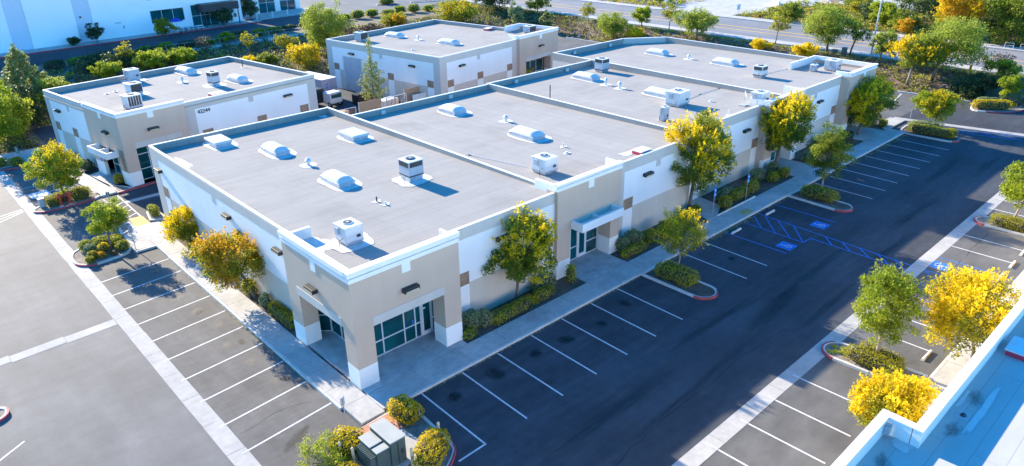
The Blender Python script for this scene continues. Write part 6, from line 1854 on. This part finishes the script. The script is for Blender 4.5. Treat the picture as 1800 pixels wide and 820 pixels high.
M['wall_greyblue'] = surface("wall_greyblue", (0.66, 0.68, 0.74, 1), 0.85, ((0.3, 0.96, 1.02),))
for a, b in ((-9.0, -6.4), (1.7, 4.5), (11.9, 14.6)):
    MB().box(a + 0.02, b - 0.02, 0.1, 0.29, 0, 12.8).build("recessed_band", 'wall_greyblue', wbd)
for a, b in ed:
    MB().box(a, b, -0.1, 0.3, 0, 12.8).build("wall_panel", 'wall_bright', wbd)
for a, b in ((24.6, 31.0),):
    MB().box(a, b, -0.1, 0.3, 0, 1.75).build("wall_panel", 'wall_bright', wbd)
    MB().box(a, b, -0.1, 0.3, 4.05, 5.9).build("wall_panel", 'wall_bright', wbd)
MB().box(24.3, 24.6, -0.12, 0.3, 0, 12.8).build("wall_panel", 'wall_bright', wbd)
MB().box(31.0, 43, -0.1, 0.3, 4.3, 12.8).build("wall_panel", 'wall_bright', wbd)
MB().box(31.0, 32.4, -0.1, 0.3, 0, 4.29).build("wall_panel", 'wall_bright', wbd)
storefront(wbd, ((0.0, 0.1), 0.0), [24.7, 26.8, 28.9, 31.0], [1.75, 4.05])
storefront(wbd, ((0.0, 0.1), 0.0), [24.7, 26.8, 28.9, 31.0], [5.9, 8.2])
storefront(wbd, ((0.0, 0.1), 0.0), [32.4, 34.2, 36.0, 37.8, 39.6], [0.1, 2.2, 4.2])
MB().box(33.5, 41.0, -2.6, -0.12, 3.0, 4.4).build("canopy", 'metal_dark', wbd)
for x in (33.8, 37.2, 40.7):
    MB().box(x, x + 0.15, -2.5, -2.35, 0.15, 2.99).build("canopy_post", 'metal_dark', wbd)
MB().box(12.6, 12.9, -0.14, -0.1, 4.2, 4.5).build("fixture", 'metal_dark', wbd)
MB().box(18.2, 19.2, -0.2, -0.1, 2.6, 2.75).build("fixture", 'metal_grey', wbd)
MB().box(19.4, 19.65, -0.2, -0.1, 1.6, 2.1).build("fixture", 'metal_grey', wbd)
um = tag(empty("patio_umbrella", (33.0, 115.0, 2.15)), "blue patio umbrella before the windows of the white warehouse", "umbrella")
MB().cyl(0, 0, 0, 2.3, 0.04, n=6).build("pole", 'metal_white', um)
MB().cyl(0, 0, 2.0, 2.6, 1.3, 0.03, n=8).build("canopy", 'umbrella', um)
for k in range(3):
    lb = ["left", "middle", "right"][k] + " white picnic table on the warehouse patio"
    t = tag(empty("picnic_table", (33.0 + 2.0 * k, 114.4 + 0.2 * k, 2.15), A5), lb, "table", "patio tables")
    MB().box(-0.7, 0.7, -0.4, 0.4, 0.7, 0.78).build("tabletop", 'board_white', t)
    for s in (-0.85, 0.65):
        MB().box(-0.7, 0.7, s, s + 0.25, 0.4, 0.46).build("bench", 'board_white', t)
    for sx in (-0.55, 0.5):
        MB().box(sx, sx + 0.06, -0.7, 0.7, 0, 0.69).build("leg", 'metal_grey', t)
# next building along and patterned paving
nbd = tag(empty("office_building", (48.5, 126.0, 2.0), R_(5)), "white office building with grey glazing at the top left", "building")
MB().box(0, 16.5, 0.3, 20, 0, 9).build("wall", 'wall_white', nbd)
MB().box(0.0, 16.5, 0.0, 0.29, 4.2, 8.9).build("wall_panel", 'wall_white', nbd)
for k in range(4):
    MB().box(0.0 + 5.1 * k, 1.2 + 5.1 * k, 0.0, 0.29, 0, 4.19).build("wall_panel", 'wall_white', nbd)
for k in range(3):
    storefront(nbd, ((0.0, 0.15), 0.0), [1.25 + 5.1 * k, 3.1 + 5.1 * k, 5.05 + 5.1 * k], [0.1, 2.2, 4.15])
pav = struct(empty("paved_forecourt", (48.0, 118.3, 2.0), R_(5)))
for i in range(9):
    for j in range(3):
        MB().box(i * 2.4, i * 2.4 + 2.37, j * 2.4, j * 2.4 + 2.37, -0.1, 0.15).build("paving_tile", 'concrete_walk' if (i + j) % 2 else 'concrete_porch', pav)
for k in range(5):
    o = MB().cyl(0, 0, 0, 1.0, 0.16, n=10).cyl(0, 0, 1.0, 1.12, 0.18, 0.12, n=10).build("bollard", 'board_white', None)
    o.location = (50.5 + 3.6 * k, 118.9 + 0.35 * k, 2.15)
    tag(o, "%s white bollard along the far forecourt" % ["first", "second", "third", "fourth", "fifth"][k], "bollard", "forecourt bollards")
far_lot = struct(MB().sheet([(64, 109), (96, 103), (97, 160), (66, 160)], zst + 0.024).build("far_parking_lot", 'asphalt_lane'))
island("red kerbed planter far off in the pale car park", [(79.5, 118.2), (84.5, 117.2), (85.2, 119.2), (80.0, 120.2)], (82, 117, 2.6), z=2.03)
island("long red kerbed planter at the top of the pale car park", [(87.5, 116.0), (95.0, 113.5), (95.8, 115.6), (88.2, 118.2)], (91, 114, 3.8), z=2.03)
shrub("shrub", "dark shrub mound in the far red kerbed planter", 82.3, 118.7, 3.6, 2.0, 1.3, R_(-10), 'leaf_hedge', 2.1, 0.26, 1.3, group="far planter shrubs")
# concrete drainage ditch on the slope
dt = struct(empty("drainage_ditch"))
for k in range(12):
    x0, x1 = 24.5 + 2.5 * k, 24.5 + 2.5 * (k + 1) - 0.02
    y0, y1 = 95.3 + 0.05 * k, 95.3 + 0.05 * (k + 1)
    MB().add([(x0, y0, 2.03), (x1, y1, 2.03), (x1, y1 + 1.3, 2.06), (x0, y0 + 1.3, 2.06), (x0, y0 - 4.5, 1.72), (x1, y1 - 4.5, 1.72)], [(0, 1, 2, 3), (4, 5, 1, 0)]).build("slab", 'concrete_porch', dt)
cf = tag(empty("chain_link_fence", (24.5, 96.8, 2.0)), "thin pale fence along the top of the drainage ditch", "fence")
for k in range(11):
    MB().cyl(3.0 * k, 0.06 * k, 0, 1.1, 0.03, n=6).build("post", 'galvanised', cf)
MB().tube([(0, 0, 1.08), (30, 0.6, 1.08)], [0.025, 0.025], 6).build("rail", 'galvanised', cf)

# ------------------------------------------------------------------ ground cover on the banks
def cover(name, label, n, region, mats, leaf, hgt, dens_noise=0.25):
    pts = []
    while len(pts) < n:
        x = random.uniform(region[0], region[1])
        y = random.uniform(region[2], region[3])
        if region[4](x, y):
            pts.append((x, y))
    A = np.array(pts)
    nc = len(A)
    per = 14
    idx = np.repeat(np.arange(nc), per)
    z = np.array([terrain_z(x, y) for x, y in pts])
    s = rng.uniform(0.4, 1.3, nc)
    P = np.stack([A[idx, 0], A[idx, 1], z[idx]], 1) + rng.normal(size=(nc * per, 3)) * np.array([0.35, 0.35, 0.0]) * s[idx][:, None]
    P[:, 2] += rng.random(nc * per) * hgt * s[idx]
    mi = rng.choice(len(mats), nc, p=[w for _, w in mats])[idx]
    o = fast_quads(name, leaf_quads(P, rng.normal(size=P.shape) + np.array([0, 0, 0.5]), leaf, 0.6), None, None, None, [k for k, _ in mats], mi)
    o["kind"] = "stuff"
    o["label"] = label
    return o
cover("ground_cover", "low dry and green ground cover on the street bank", 2600, (87.8, 95.6, -14, 110, lambda x, y: not (x < 91 and -9 < y < -3)), (('leaf_dry', 0.62), ('leaf_hedge', 0.22), ('leaf_lime', 0.08), ('leaf_dark', 0.08)), 0.22, 0.45)
cover("ground_cover", "low ground cover on the slope behind the rear buildings", 5000, (-12, 97, 68.5, 95, lambda x, y: y > 70.8 or x < -1.5), (('leaf_dry', 0.42), ('leaf_dark', 0.3), ('leaf_hedge', 0.2), ('leaf_lime', 0.08)), 0.26, 0.5)
cover("ground_cover", "ground cover at the far left edge", 1500, (-30, -2.0, 62, 74, lambda x, y: True), (('leaf_dark', 0.6), ('leaf_dry', 0.2), ('leaf_hedge', 0.2)), 0.24, 0.5)
cover("ground_cover", "planting on the verge across the street", 5200, (119.5, 160, -30, 120, lambda x, y: not (50 < y < 68) and not (x > 149 and y < 62)), (('leaf_hedge', 0.45), ('leaf_dark', 0.25), ('leaf_lime', 0.15), ('leaf_amber', 0.15)), 0.30, 0.8)
def litter(label, segs, n):
    P = []
    for _ in range(n):
        (x0, y0), (x1, y1), w = random.choice(segs)
        t = random.random()
        P.append((x0 + (x1 - x0) * t + random.gauss(0, 0.02), y0 + (y1 - y0) * t - abs(random.gauss(0, w)), 0.014))
    P = np.array(P)
    o = fast_quads("fallen_leaves", leaf_quads(P, rng.normal(size=P.shape) * 0.25 + np.array([0, 0, 1.0]), 0.075, 0.7), 'leaf_fallen')
    o["kind"] = "stuff"
    o["label"] = label
litter("dry leaves gathered along the front kerb", [((2.5, -2.36), (21.2, -2.36), 0.06), ((24.0, -2.36), (42.0, -2.36), 0.12), ((30, -2.36), (36, -2.36), 0.2), ((44.5, -2.36), (68, -2.36), 0.25), ((54, -2.36), (68, -2.36), 0.35), ((68.1, -2.6), (68.2, -7), 0.1)], 3600)
litter("dry leaves along the left kerb and island edge", [((-1.72, 24), (-1.72, 2), 0.05), ((-1.75, 14), (-1.72, 8), 0.3), ((1.0, -3), (0.9, -6), 0.05), ((21.2, -16.6), (21.2, -20.5), 0.1)], 900)
for tf_x, tf_y, tf_l in ((21.5, -15.9, "leftmost"), (21.75, -16.1, "second"), (22.2, -15.8, "topmost"), (22.3, -16.2, "rightmost"), (21.9, -16.4, "lowest")):
    n = 70
    P = rng.normal(size=(n, 3)) * np.array([0.08, 0.08, 0.0]) + np.array([0, 0, 0.08])
    t = fast_quads("grass_tuft", leaf_quads(P, rng.normal(size=(n, 3)) * np.array([1, 1, 0.2]), 0.16, 0.2), 'leaf_lime')
    t.location = (tf_x, tf_y, 0.1)
    tag(t, "%s of five small grass tufts in the tip of the right hand hedge island" % tf_l, "grass tuft", "grass tufts in the right hand island")
